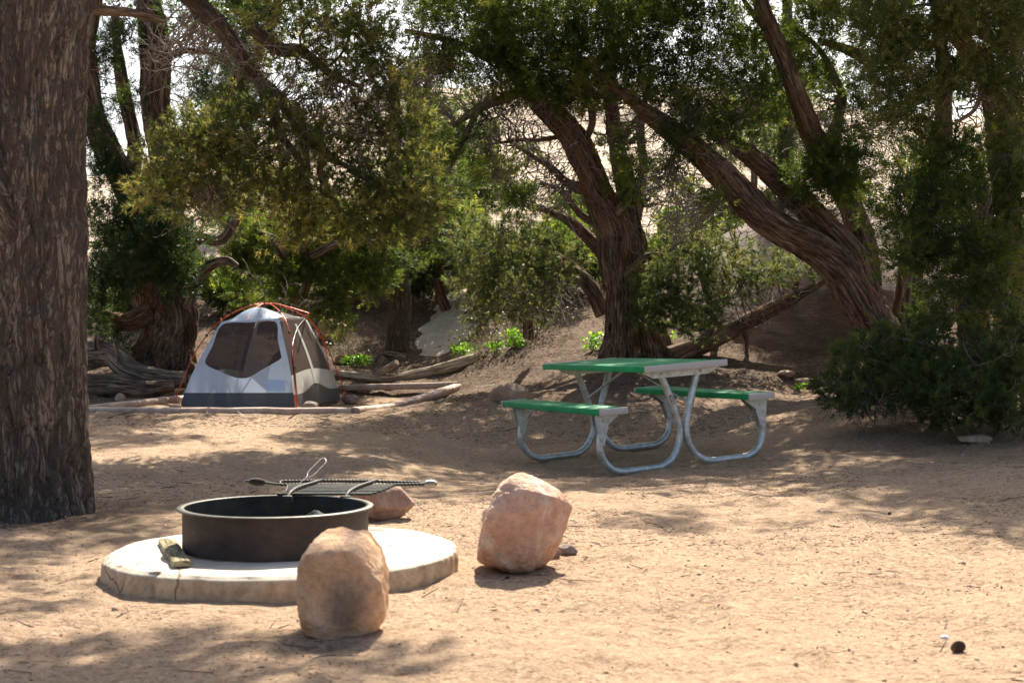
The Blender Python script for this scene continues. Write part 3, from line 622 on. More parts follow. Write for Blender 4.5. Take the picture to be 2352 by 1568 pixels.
for b in [(980, 30, 17, 70, 50, .6, 22), (1080, 40, 16.9, 80, 60, .7, 34), (1180, 60, 16.6, 80, 70, .7, 40), (1290, 50, 16.5, 80, 60, .7, 38), (1400, 50, 16.6, 80, 60, .7, 32), (1240, 140, 16.5, 80, 55, .6, 38), (1340, 140, 16.4, 70, 55, .6, 34), (1120, 140, 16.7, 70, 45, .6, 24), (1040, 130, 16.9, 55, 40, .5, 14),
          (1420, 160, 16.6, 60, 50, .6, 22), (1340, 215, 16.6, 60, 35, .5, 18), (1160, 210, 16.8, 50, 30, .5, 12), (1260, 215, 16.7, 50, 25, .4, 12), (1010, 350, 16.8, 40, 40, .4, 12), (1080, 300, 16.9, 40, 45, .4, 9), (1130, 400, 16.9, 50, 30, .4, 8), (1200, 460, 17, 50, 30, .4, 10), (1500, 40, 16.9, 70, 55, .6, 22), (1480, 130, 16.8, 60, 50, .5, 18),
          (1460, 410, 16.9, 50, 35, .4, 14), (1420, 330, 17, 40, 40, .4, 9)]:
    c, r = PB(*b[:6]); T.blob(c, r, b[6], 15, PS, 1.2, .14, .3, .25, .5)
for b in [(1150, 300, 17, 110, 60, .5), (1200, 370, 17, 110, 70, .5), (1260, 450, 17.2, 90, 60, .4), (1150, 230, 17, 90, 50, .4), (1300, 380, 17.2, 60, 80, .4), (1000, 180, 17, 60, 80, .5), (1000, 120, 17, 70, 60, .5), (1250, 240, 17, 90, 50, .4), (1500, 420, 17.2, 70, 70, .4), (1350, 230, 17, 80, 60, .5), (1480, 260, 17.2, 80, 70, .5)]:
    c, r = PB(*b); T.dead_twigs(c, r, 44, .6, .0058, (-.3, 0, -.2))
for _ in range(58):
    c = np.array([rng.uniform(-1.0, 2.4), rng.uniform(15.2, 19.5), rng.uniform(5.4, 8.0)]); T.blob(c, (.75, .75, .45), 9, 12, PSL, 1.1, .17)
T.done('jun')

# --- F: right leaning juniper
b0 = P(2025, 780, 16.6); T = Tree('juniper_tree', b0, 'great leaning juniper whose red brown trunk bends over from the right', 'tree')
T.limb([(2040, 800, 16.5, 52.8), (2020, 760, 16.5, 45.8), (1985, 690, 16.5, 42.2), (1935, 620, 16.5, 38.7), (1860, 560, 16.5, 35.2), (1780, 515, 16.4, 31.7), (1715, 460, 16.4, 29.9), (1655, 395, 16.4, 29.9), (1600, 345, 16.3, 26.4), (1530, 290, 16.3, 21.1), (1450, 235, 16.3, 13), (1380, 180, 16.3, 8), (1330, 130, 16.3, 5), (1290, 90, 16.3, 2.5)], 'bark_jun', sides=80, step=.028, base_flare=.12)
T.limb([(2030, 790, 16.8, 38.7), (1995, 680, 16.8, 37.0), (1955, 590, 16.8, 37.0), (1900, 520, 16.8, 33.4), (1840, 455, 16.8, 29.0), (1770, 395, 16.8, 26.4), (1700, 340, 16.8, 22.9), (1640, 300, 16.8, 17.6), (1560, 230, 16.8, 12.3)], 'bark_jun', sides=60, name='trunk')
T.limb([(1990, 660, 17.1, 33.4), (1985, 560, 17.1, 26.4), (1960, 480, 17.1, 22.9), (1920, 400, 17.1, 22.9), (1880, 330, 16.7, 23.8), (1845, 250, 16.4, 22.0), (1815, 160, 16.4, 21.1), (1775, 70, 16.4, 19.4), (1750, 0, 16.4, 17.6), (1730, -120, 17.1, 10.6)], 'bark_jun', sides=44, name='trunk')
T.limb([(2080, 800, 16.9, 40.5), (2085, 720, 16.9, 29.9), (2090, 620, 16.9, 26.4), (2110, 500, 16.9, 22.9), (2160, 380, 16.9, 19.4), (2170, 220, 16.9, 15.8), (2150, 60, 16.9, 12.3)], 'bark_jun', sides=40, name='trunk', base_flare=.2)
T.limb([(1900, 330, 17, 12.3), (1935, 240, 16.9, 10.6), (1920, 180, 16.8, 10.6), (1880, 110, 16.8, 7.9), (1830, 70, 16.8, 5.3)], 'bark_jun', sides=18, name='limb')
T.limb([(1905, 350, 17, 8.8), (1930, 290, 16.9, 7.9), (1925, 220, 16.8, 7.0)], 'bark_grey', sides=14, name='dead_limb')
T.limb([(1770, 80, 17, 8.8), (1730, 30, 16.9, 7.9), (1700, -10, 16.9, 6.2)], 'bark_jun', sides=14, name='limb')
T.limb([(2010, 150, 17, 14.1), (1960, 120, 16.9, 12.3), (1880, 90, 16.9, 7.0)], 'bark_jun', sides=16, name='limb')
for b in [(1560, 60, 16.6, 60, 60, .5, 20), (1650, 60, 16.5, 70, 60, .6, 24), (1640, 150, 16.4, 60, 55, .5, 20), (1560, 170, 16.4, 60, 50, .5, 20), (1740, 110, 16.6, 55, 55, .5, 16), (1500, 220, 16.3, 60, 35, .5, 16), (1620, 240, 16.2, 70, 40, .5, 20), (1720, 210, 16.4, 60, 40, .5, 16),
          (1780, 250, 16.6, 50, 40, .4, 12), (1860, 180, 16.7, 50, 50, .5, 16), (1840, 60, 16.8, 60, 60, .5, 18), (1920, 60, 16.8, 60, 60, .5, 22), (1990, 90, 16.8, 50, 60, .5, 18), (1960, 200, 16.7, 40, 40, .4, 12), (1900, 420, 16.4, 70, 45, .4, 32), (1960, 400, 16.4, 50, 50, .4, 22), (1900, 370, 16.5, 45, 30, .4, 12), (1840, 400, 16.5, 30, 30, .3, 8),
          (1690, 300, 16.3, 50, 30, .4, 12), (1580, 310, 16.1, 60, 30, .4, 14), (1650, 470, 16, 25, 20, .3, 3), (1960, 290, 16.7, 50, 50, .4, 14), (1540, 370, 16.2, 45, 40, .4, 8)]:
    c, r = PB(*b[:6]); T.blob(c, r, b[6], 14, PS, 1.2, .14, .3, .25, .5)
for b in [(1580, 330, 16.2, 90, 60, .4), (1560, 420, 16.3, 70, 70, .4), (1620, 270, 16.3, 90, 60, .4), (1680, 220, 16.4, 90, 80, .5), (1880, 330, 16.8, 70, 60, .4), (1800, 470, 16.7, 80, 60, .3), (1950, 450, 16.8, 60, 60, .4), (1560, 500, 16.5, 60, 60, .4), (2000, 330, 16.9, 80, 80, .4), (1900, 250, 16.8, 60, 80, .4)]:
    c, r = PB(*b); T.dead_twigs(c, r, 38, .55, .0052, (-.2, 0, -.2))
for _ in range(66):
    c = np.array([rng.uniform(1.8, 5.4), rng.uniform(14.5, 19.5), rng.uniform(5.2, 8.2)]); T.blob(c, (.75, .75, .45), 9, 12, PSL, 1.1, .17)
T.done('jun')

# --- H: right-hand dark mass with leaning trunk
b0 = np.array([4.75, 13.6, gz(4.75, 13.6)]); T = Tree('juniper_tree', b0, 'dense dark juniper crowding the right edge above the low pine bush', 'tree')
T.limb([(4.6, 13.6, b0[2] - .1, .17), (*P(2230, 700, 13.7), .14), (*P(2290, 640, 13.8), .13), (*P(2350, 600, 13.8), .12), (*P(2420, 560, 13.7), .10), (*P(2440, 400, 13.6), .09), (*P(2400, 200, 13.6), .07), (*P(2380, 0, 13.6), .05)], 'bark_jun', sides=44, world=True)
T.limb([(2330, 630, 13.8, 26), (2380, 625, 13.7, 24), (2440, 640, 13.6, 20)], 'bark_jun', sides=26, name='limb')
T.limb([(2420, 330, 13.6, 14), (2330, 260, 13.5, 10), (2260, 180, 13.4, 8), (2180, 130, 13.3, 6), (2090, 70, 13.3, 4)], 'bark_grey', sides=14, name='dead_limb')
T.limb([(2350, 60, 13.4, 14), (2290, 90, 13.3, 12), (2240, 70, 13.3, 9), (2170, 75, 13.2, 5)], 'bark_grey', sides=14, name='dead_limb')
T.limb([(2200, 150, 13.3, 5), (2170, 230, 13.2, 4), (2130, 280, 13.2, 3)], 'bark_grey', sides=10, name='dead_limb')
T.limb([(2260, 180, 13.3, 6), (2240, 250, 13.2, 5), (2180, 290, 13.2, 3)], 'bark_grey', sides=10, name='dead_limb')
for b in [(2110, 400, 13.6, 60, 50, .5, 34), (2060, 470, 13.4, 60, 55, .5, 36), (2160, 460, 13.3, 70, 60, .5, 44), (2250, 440, 13.4, 70, 60, .5, 40), (2330, 470, 13.3, 60, 60, .5, 36), (2100, 550, 13.2, 70, 50, .5, 38), (2200, 550, 13.1, 70, 55, .5, 40), (2290, 560, 13.1, 70, 50, .5, 36),
          (2170, 620, 13, 60, 40, .5, 26), (2250, 640, 13, 50, 40, .4, 18), (2080, 600, 13.2, 40, 30, .4, 14), (2200, 350, 13.5, 60, 45, .5, 20), (2290, 340, 13.6, 60, 60, .5, 20), (2345, 380, 13.4, 50, 60, .5, 22), (2200, 700, 13, 50, 40, .4, 18), (2300, 710, 13, 60, 45, .5, 24), (2150, 740, 13.1, 40, 30, .4, 12)]:
    c, r = PB(*b[:6]); T.blob(c, np.array(r) * 1.1, int(b[6] * .62), 14, PS, 1.05, .115, .2, .25, .5, .35)
for b in [(2290, 430, 13.6, 60, 80, .4), (2200, 250, 13.4, 120, 90, .4), (2320, 100, 13.4, 80, 80, .4), (2280, 530, 13.2, 80, 60, .4), (2250, 690, 13.2, 90, 50, .4), (2100, 430, 13.6, 60, 60, .3)]:
    c, r = PB(*b); T.dead_twigs(c, r, 40, .45, .0055)
T.done('jun')
# --- H2: olive tree top right
b0 = np.array([5.3, 14.9, gz(5.3, 14.9)]); T = Tree('juniper_tree', b0, 'olive yellow juniper crown drooping from the top right corner', 'tree')
T.limb([(5.3, 14.9, b0[2] - .1, .16), (5.2, 14.8, 2.4, .13), (4.9, 14.4, 3.6, .10), (*P(2200, 90, 14), .07), (*P(2120, -40, 13.8), .05)], 'bark_jun', sides=36, world=True)
for b in [(2030, 60, 13.2, 55, 60, .5, 30), (2090, 110, 13.2, 60, 50, .5, 28), (2050, 160, 13.2, 50, 40, .4, 22), (2100, 220, 13.2, 60, 50, .4, 26), (2060, 270, 13.2, 40, 35, .4, 16), (2160, 40, 13.1, 70, 55, .5, 30), (2250, 30, 13.1, 70, 50, .5, 26), (2330, 40, 13, 60, 60, .5, 28), (2170, 180, 13.2, 60, 50, .4, 18), (2270, 150, 13.2, 70, 50, .4, 20), (2340, 200, 13.2, 50, 60, .4, 18), (2140, 310, 13.3, 40, 30, .3, 12), (2330, 300, 13.3, 40, 40, .4, 12)]:
    c, r = PB(*b[:6]); T.blob(c, r, b[6], 15, PS, 1.0, .13, .2, .2, .5)
for _ in range(20):
    c = np.array([rng.uniform(3.4, 6.5), rng.uniform(10.8, 14.8), rng.uniform(4.6, 6.2)]); T.blob(c, (.55, .55, .35), 14, 12, PSL, 1.1, .2)
for _ in range(20):
    c = over(rng.uniform(2.3, 4.4), rng.uniform(6.4, 10.5), rng.uniform(4.7, 6.6)); T.blob(c, (.5, .5, .3), 13, 12, PSL, 1.1, .2)
T.done('olive')

# --- I: low pine bush right
b0 = np.array([4.35, 12.9, gz(4.35, 12.9)]); T = Tree('pine_bush', b0, 'low spreading dark green pine bush on the ground at the right edge', 'bush')
T.limb([(4.35, 12.9, b0[2] - .05, .06), (4.2, 12.8, b0[2] + .35, .05), (3.9, 12.7, b0[2] + .6, .035), (3.5, 12.6, b0[2] + .7, .02)], 'bark_pine', sides=14, world=True, name='stem')
T.limb([(4.4, 12.9, b0[2] - .05, .05), (4.7, 12.8, b0[2] + .4, .04), (5.0, 12.7, b0[2] + .7, .02)], 'bark_pine', sides=14, world=True, name='stem')
for b in [(1960, 830, 12.9, 55, 45, .4, 34), (1980, 900, 12.7, 70, 35, .4, 30), (2040, 790, 13, 60, 40, .5, 34), (2060, 860, 12.7, 60, 50, .5, 36), (2130, 830, 12.6, 70, 55, .5, 44), (2120, 910, 12.3, 80, 40, .5, 36), (2200, 870, 12.2, 80, 55, .5, 44), (2180, 940, 12.0, 70, 35, .4, 26), (2270, 830, 12.4, 70, 60, .5, 40), (2290, 910, 12.1, 70, 45, .5, 34), (2340, 780, 12.5, 50, 50, .4, 26), (2350, 860, 12.2, 50, 60, .4, 26), (1925, 890, 12.7, 30, 30, .3, 10), (2140, 770, 12.9, 50, 30, .4, 18), (2340, 950, 12, 50, 25, .3, 12)]:
    c, r = PB(*b[:6]); T.blob(c, np.array(r) * 1.08, int(b[6] * .85), 10, PN, 1.4, .12, .3, .3, .5, .35, droop=.05)
for b in [(2080, 920, 12.5, 100, 40, .4), (2250, 880, 12.3, 90, 60, .4), (1990, 930, 12.6, 60, 25, .3)]:
    c, r = PB(*b); T.dead_twigs(c, r, 40, .4, .0045)
T.done('pine_dark', 'twig', 'twig_grey')

# --- G: young pines in the middle distance
def young(name, label, base, stems, blobs, leaf, dead=(), protos=PN, s=1.55, tint=.5, cl=.13):
    b0 = P(*base); T = Tree(name, b0, label, 'tree' if 'tree' in name else 'bush')
    for st in stems: T.limb(st, 'bark_jun', sides=12, name='stem' if 'bush' in name else 'trunk', step=.05)
    for b in blobs: c, r = PB(*b[:6]); T.blob(c, np.array(r) * 1.22, int(b[6] * 1.1), 7, protos, s, cl * 1.15, .2, .15, tint, .35, droop=.15)
    for b in dead: c, r = PB(*b[:6]); T.dead_twigs(c, r, b[6], .45, .0045)
    return T.done(leaf, 'twig', 'twig_grey')
young('pine_tree', 'young grey green pine spreading left of the thick central juniper', (1215, 760, 18.2),
      [[(1215, 775, 18.2, 12), (1210, 700, 18, 10), (1190, 620, 17.8, 8), (1170, 540, 17.7, 5)], [(1208, 690, 18, 7), (1270, 640, 17.8, 5), (1310, 600, 17.7, 3)]],
      [(1100, 570, 17.3, 55, 40, .4, 26), (1160, 530, 17.2, 55, 40, .4, 26), (1230, 560, 17.3, 55, 40, .4, 22), (1090, 640, 17.3, 50, 40, .4, 40), (1160, 620, 17.2, 60, 50, .4, 32), (1250, 640, 17.3, 50, 45, .4, 20), (1130, 700, 17.3, 60, 30, .4, 18), (1210, 700, 17.3, 50, 35, .4, 16), (1300, 600, 17.4, 40, 40, .3, 10), (1080, 500, 17.6, 40, 30, .4, 8)],
      'pine_grey', [(1180, 680, 17.5, 90, 40, .4, 46), (1290, 690, 17.6, 60, 50, .4, 40)], tint=.65)
young('pine_tree', 'young green pine between the central juniper and the leaning red trunk', (1640, 800, 17.8),
      [[(1640, 815, 17.8, 12), (1640, 740, 17.6, 10), (1620, 660, 17.4, 8), (1600, 580, 17.3, 5)], [(1635, 720, 17.6, 7), (1560, 690, 17.2, 5), (1490, 690, 17.1, 3)], [(1800, 740, 17.9, 8), (1830, 640, 17.8, 6), (1800, 590, 17.7, 4)]],
      [(1500, 650, 16.7, 45, 40, .3, 20), (1560, 610, 16.7, 60, 50, .4, 36), (1530, 690, 16.6, 60, 40, .4, 32), (1600, 680, 16.7, 60, 50, .4, 32), (1640, 600, 16.9, 60, 45, .4, 26), (1600, 550, 17, 60, 40, .4, 18), (1700, 640, 17, 60, 45, .4, 20), (1770, 620, 17.2, 60, 40, .4, 16), (1480, 720, 16.6, 25, 25, .3, 10), (1560, 740, 16.7, 40, 22, .3, 12), (1830, 610, 17.5, 40, 35, .3, 8), (1620, 740, 16.9, 35, 20, .3, 6), (1690, 560, 17.3, 60, 40, .4, 10)],
      'pine_grey', [(1620, 500, 17.2, 90, 50, .4, 30), (1700, 700, 17.2, 80, 40, .4, 40), (1780, 670, 17.3, 60, 50, .4, 18)], tint=.55)
for i, (px, py, Y, sz, lab, n_) in enumerate([(1020, 565, 22.2, 1.0, 'dark bushy juniper behind the bare branches of the slim pine', 16), (1160, 600, 22.8, .9, 'dark bushy juniper on the slope beyond the young grey green pine', 14), (1300, 590, 22.2, .8, 'dark bushy juniper just left of the central trunk base, up the slope', 12),
        (820, 640, 23, 1.0, 'dark bushy juniper on the slope behind the tent and slim pine', 16), (600, 700, 22.4, .8, 'dark low juniper directly behind the tent roof', 12), (1520, 560, 22.6, 1.0, 'dark bushy juniper right of the central trunks, up the slope', 16), (1700, 520, 24.4, 1.0, 'dark juniper above the shaded rock slope under the leaning trunk', 14), (1400, 650, 23, .7, 'dark small juniper seen between the split trunks', 8),
        (2000, 560, 23.5, 1.2, 'dark juniper behind the base of the leaning tree', 16), (330, 690, 22.5, 1.0, 'dark juniper behind the thick stems left of the tent', 14), (2280, 640, 20, 1.2, 'dark juniper deep behind the right edge mass', 14)]):
    c = P(px, py, Y); g = max(gz(c[0], Y), HH(c[0], Y) if Y > 23.4 else -9); T = Tree('juniper_tree', (c[0], Y, g), lab, 'tree')
    T.limb([(c[0] + .1, Y, g - .15, .08 * sz), (c[0] - .1, Y, (g + c[2]) / 2, .06 * sz), (c[0], Y, c[2], .03)], 'bark_jun', sides=14, world=True, step=.06)
    for _ in range(n_):
        cc = c + rng.normal(size=3) * np.array([.5, .4, .32]) * sz; cc[2] = max(cc[2], g + .3); T.blob(cc, (.3, .3, .22), 14, 11, PSL, .95, .14, .3, .2, .5)
    T.dead_twigs(c, (.7 * sz, .5, .5 * sz), 30, .5, .006); T.done('jun')
# bright trees out on the sunlit rock
for i, (px, py, Y, sz, lab) in enumerate([(1000, 330, 27, 1.0, 'sunlit pale green pine glimpsed left of the central juniper crown'), (1100, 430, 24.5, .7, 'small sunlit pine low against the pale rock left of the central trunk'),
        (1720, 300, 27, .9, 'bright green pine seen between the leaning trunk and the upright stem'), (985, 520, 25, .8, 'sunlit pine behind the bare branches of the slim dark trunk'),
        (1340, 500, 26, .6, 'small sunlit pine seen just left of the central juniper trunk'), (560, 440, 27, 1.0, 'sunlit pine behind the foliage left of centre'), (300, 800, 23, .5, 'small bright bush seen behind the log pile left of the tent'), (1760, 560, 26, .8, 'dim pine beyond the dark rock slope'),
        (2180, 520, 26, 1.3, 'tall shaded pine behind the dark juniper at right')]):
    c = P(px, py, Y); g = max(HH(c[0], Y), float(H0(c[0], Y))) if Y > 23.5 else float(H0(c[0], Y)); b0 = np.array([c[0], Y, g])
    T = Tree('pine_tree', b0, lab, 'tree'); T.limb([(c[0], Y, g - .2, .10 * sz), (c[0] + .1, Y, (g + c[2]) / 2, .07 * sz), (c[0], Y, c[2] + .5 * sz, .03)], 'bark_jun', sides=12, world=True, step=.08)
    for _ in range(int(12 * sz) + 3):
        cc = c + rng.normal(size=3) * np.array([.55, .5, .5]) * sz; cc[2] = max(cc[2], g + .25); T.blob(cc, (.34, .34, .24), 14, 10, PNL, 1.2, .15, .3, .2, .5)
    T.done('pine_bright')
# trees beyond, which shade the dark slope
for i, (x, y, hgt, lab) in enumerate([(-4.8, 25, 5.4, 'shaded pine far back beyond the old juniper and tent'), (-1.6, 26.0, 4.2, 'shaded pine on the slope behind the slim dark trunk'), (4.6, 24, 6.5, 'tall dark pine beyond the rock slope'), (7.8, 22, 6.5, 'dark pine far back at the right edge'), (-8.2, 21, 7.0, 'dark juniper seen past the massive left trunk')]):
    g = float(H0(x, y)); T = Tree('pine_tree', (x, y, g), lab, 'tree')
    T.limb([(x, y, g - .2, .16), (x + .1, y, g + hgt * .5, .10), (x, y, g + hgt, .03)], 'bark_pine', sides=16, world=True, step=.08)
    for _ in range(int(5.5 * hgt)):
        t_ = rng.uniform(.22, 1.0); cc = np.array([x, y, g + hgt * t_]) + rng.normal(size=3) * np.array([.6, .6, .1]) * (1.3 - t_); T.blob(cc, (.4, .4, .25), 14, 11, PNL, 1.2, .18)
    T.done('pine_dark')
#@@OBJECTS
# ================================================================== objects
# ------------------------------------------------------------------ picnic table
M['green'] = mat_simple('green_paint', (.003, .32, .115), .45, 0, .22, 5, .15, .3)
M['cap'] = mat_simple('end_cap_metal', (.56, .53, .50), .5, .25, .06, 30, .05)
M['galv'] = mat_simple('galvanised_steel', (.56, .585, .58), .42, .7, .28, 22, .18)
M['sticker'] = mat_simple('sticker_white', (.62, .60, .56), .5, 0, .03, 10, 0)
M['sticker_mark'] = mat_simple('sticker_mark', (.10, .07, .05), .5, 0, .03, 10, 0)
tb = np.array([TC[0], TC[1], 0.0])
N3 = lambda v: np.array([*v, 0.0])
TEz = np.array([TE[0], TE[1], .072]); TLz = np.array([TLv[0], TLv[1], -.007]); TEz /= np.linalg.norm(TEz); TLz /= np.linalg.norm(TLz); TU = np.cross(TEz, TLz)
def tp(s, t, z): return tb + TEz * s + TLz * t + TU * z
def rbox(acc, f, lo, hi, bev=.004, seg=2):
    lo = np.array(lo, float); hi = np.array(hi, float); bev = min(bev, .45 * (hi - lo).min())
    import itertools
    bm_v = []; c = (lo + hi) / 2; h = (hi - lo) / 2
    k = [-1, -1 + 1e-6, 1 - 1e-6, 1]
    # box as a 4x4 lattice per face with bevel ring
    V = []; idx = {}
    def vid(i, j, k_):
        key = (i, j, k_)
        if key not in idx:
            p = np.array([(-1, -1, 1, 1)[i], (-1, -1, 1, 1)[j], (-1, -1, 1, 1)[k_]], float) * (h - bev)
            n = np.array([(-1, 0, 0, 1)[i], (-1, 0, 0, 1)[j], (-1, 0, 0, 1)[k_]], float)
            n = n / max(np.linalg.norm(n), 1e-9) * bev * (1 if (n != 0).sum() == 1 else (1.0 if (n != 0).sum() == 2 else 1.0))
            idx[key] = len(V); V.append(c + p + n)
        return idx[key]
    Fs = []
    for ax in range(3):
        for side in (0, 3):
            for a_ in range(3):
                for b_ in range(3):
                    q = []
                    for da, db in ((0, 0), (1, 0), (1, 1), (0, 1)):
                        t = [0, 0, 0]; t[ax] = side; t[(ax + 1) % 3] = a_ + da; t[(ax + 2) % 3] = b_ + db; q.append(vid(*t))
                    Fs.append(q if side == 3 else q[::-1])
    W = np.array([f(*v) for v in V]); acc.add(W, np.array(Fs)); return acc
def boxo(name, f, lo, hi, mat, parent, bev=.004):
    return build(name, rbox(Acc(), f, lo, hi, bev), mat, parent, smooth=False)
pt = empty('picnic_table', tb, 'green topped picnic table with bent galvanised tube legs and two attached benches', 'picnic table')
def board(name, s0, s1, L, z1, th):
    o = boxo(name, tp, (s0, -L / 2 + .022, z1 - th), (s1, L / 2 - .022, z1), M['green'], pt)
    for sg in (-1, 1):
        a_, b_ = sorted((sg * (L / 2 - .0215), sg * L / 2)); boxo('end_cap', tp, (s0 - .003, a_, z1 - th - .003), (s1 + .003, b_, z1 + .003), M['cap'], o, .003)
    return o
hw = TW_ / 2
board('tabletop', -hw, hw, TL, .762, .048)
board('bench_seat', -hw - TG - TB, -hw - TG, TL + .02, .455, .048); board('bench_seat', hw + TG, hw + TG + TB, TL + .02, .455, .048)
def fillet(path, rads, n=8):
    path = [np.array(p, float) for p in path]; out = [path[0]]
    for i in range(1, len(path) - 1):
        a_, b_, c_ = path[i - 1], path[i], path[i + 1]; u1 = a_ - b_; u2 = c_ - b_; l1, l2 = np.linalg.norm(u1), np.linalg.norm(u2); u1 /= l1; u2 /= l2
        ang = math.acos(np.clip(u1 @ u2, -1, 1)); d = min(rads[i - 1] / math.tan(ang / 2), .49 * min(l1, l2) if i not in (1, len(path) - 2) else .9 * min(l1, l2))
        for t_ in np.linspace(0, 1, n):
            p0, p1, p2 = b_ + u1 * d, b_, b_ + u2 * d; out.append(p0 * (1 - t_) ** 2 + p1 * 2 * t_ * (1 - t_) + p2 * t_ ** 2)
    out.append(path[-1]); return np.array(out)
rt = .0305
for t0 in (-.85, .70):
    for sg in (-1, 1):
        prof = np.array([(-.715, .485), (-.738, .38), (-.768, .28), (-.775, .19), (-.745, .10), (-.685, .035), (-.60, .002), (-.50, 0), (-.40, 0), (-.30, 0), (-.215, .008), (-.13, .050), (-.068, .125), (-.036, .215), (-.035, .31), (-.060, .42), (-.100, .55), (-.142, .67), (-.185, .785)])
        prof[:, 1] += rt - .085 - .02; prof = catmull(prof, 6); prof[:, 0] = np.minimum(prof[:, 0], -.0312)
        pts = np.array([tp(-sg * x, t0, z) for x, z in prof])
        pts = resample(pts, .015); ac = Acc(); tube(ac, pts, rt, 18)
        lg = build('leg', ac, M['galv'], pt)
        # bench bracket: folded plate either side
        ac = Acc()
        for off in (-.031, .029):
            poly = [(-.82, .405), (-.60, .405), (-.61, .385), (-.68, .34), (-.72, .25), (-.745, .16), (-.785, .16), (-.80, .26)]
            if sg: pass
            for j, dz in enumerate((0, .003)):
                pass
            P0 = np.array([tp(-sg * x, t0 + off, z) for x, z in poly]); P1 = np.array([tp(-sg * x, t0 + off + .003, z) for x, z in poly]); k = len(poly)
            ac.add(np.vstack([P0, P1]), np.array([[i, (i + 1) % k, k + (i + 1) % k, k + i] for i in range(k)]))
            for Pq in (P0, P1): ac.add(np.vstack([Pq, Pq.mean(0)]), np.array([[i, (i + 1) % k, k] for i in range(k)]))
        br = build('bench_bracket', ac, M['galv'], pt, smooth=False)
        for (x, z) in ((-.745, .35), (-.775, .205)):
            ac = Acc(); tube(ac, np.array([tp(-sg * x, t0 - .042, z), tp(-sg * x, t0 + .040, z)]), .008, 8); build('bolt', ac, M['cap'], br)
    # crossbar under the tabletop
    ac = Acc(); poly = [(-.36, .712), (.36, .712), (.36, .70), (.26, .655), (-.26, .655), (-.36, .70)]
    for off in (-.033,):
        P0 = np.array([tp(x, t0 + off, z) for x, z in poly]); P1 = np.array([tp(x, t0 + off + .004, z) for x, z in poly]); k = len(poly)
        ac.add(np.vstack([P0, P1]), np.array([[i, (i + 1) % k, k + (i + 1) % k, k + i] for i in range(k)]))
        for Pq in (P0, P1): ac.add(np.vstack([Pq, Pq.mean(0)]), np.array([[i, (i + 1) % k, k] for i in range(k)]))
    cb = build('crossbar', ac, M['galv'], pt, smooth=False)
    for x in (-.185, .185):
        ac = Acc(); tube(ac, np.array([tp(x, t0 - .046, .685), tp(x, t0 - .030, .685)]), .010, 8); build('bolt', ac, M['cap'], cb)
    sgn = 1 if t0 > 0 else -1
    ac = Acc(); tube(ac, np.array([tp(-.10 * sgn * 1, t0 - .02 * sgn, .42), tp(-.01 * sgn, sgn * .03, .705)]), .0125, 10); build('brace', ac, M['galv'], pt)
# sticker on near right-hand upright of the left loop
ac = Acc(); th = np.linspace(-1.1, 1.1, 8); c0, c1 = tp(-.081, -.85, .42), tp(-.118, -.85, .52); ax = (c1 - c0) / np.linalg.norm(c1 - c0); e1 = -TLz; e2 = np.cross(ax, e1)
V = [c + (e1 * math.cos(t_) + e2 * math.sin(t_)) * (rt + .0015) for c in (c0, c1) for t_ in th]
ac.add(np.array(V), gridF(2, 8)); stk = build('sticker', ac, M['sticker'], pt)
for f0, f1, g0, g1 in ((.30, .36, -.55, .35), (.36, .78, -.55, -.30), (.36, .78, .10, .35), (.78, .86, -.55, .35), (.12, .18, -.8, .6)):
    ac = Acc(); tt_ = np.linspace(g0, g1, 4); V = [c0 + (c1 - c0) * f_ + (e1 * math.cos(t_) + e2 * math.sin(t_)) * (rt + .0028) for f_ in (f0, f1) for t_ in tt_]; ac.add(np.array(V), gridF(2, 4)); build('sticker_print', ac, M['sticker_mark'], stk)
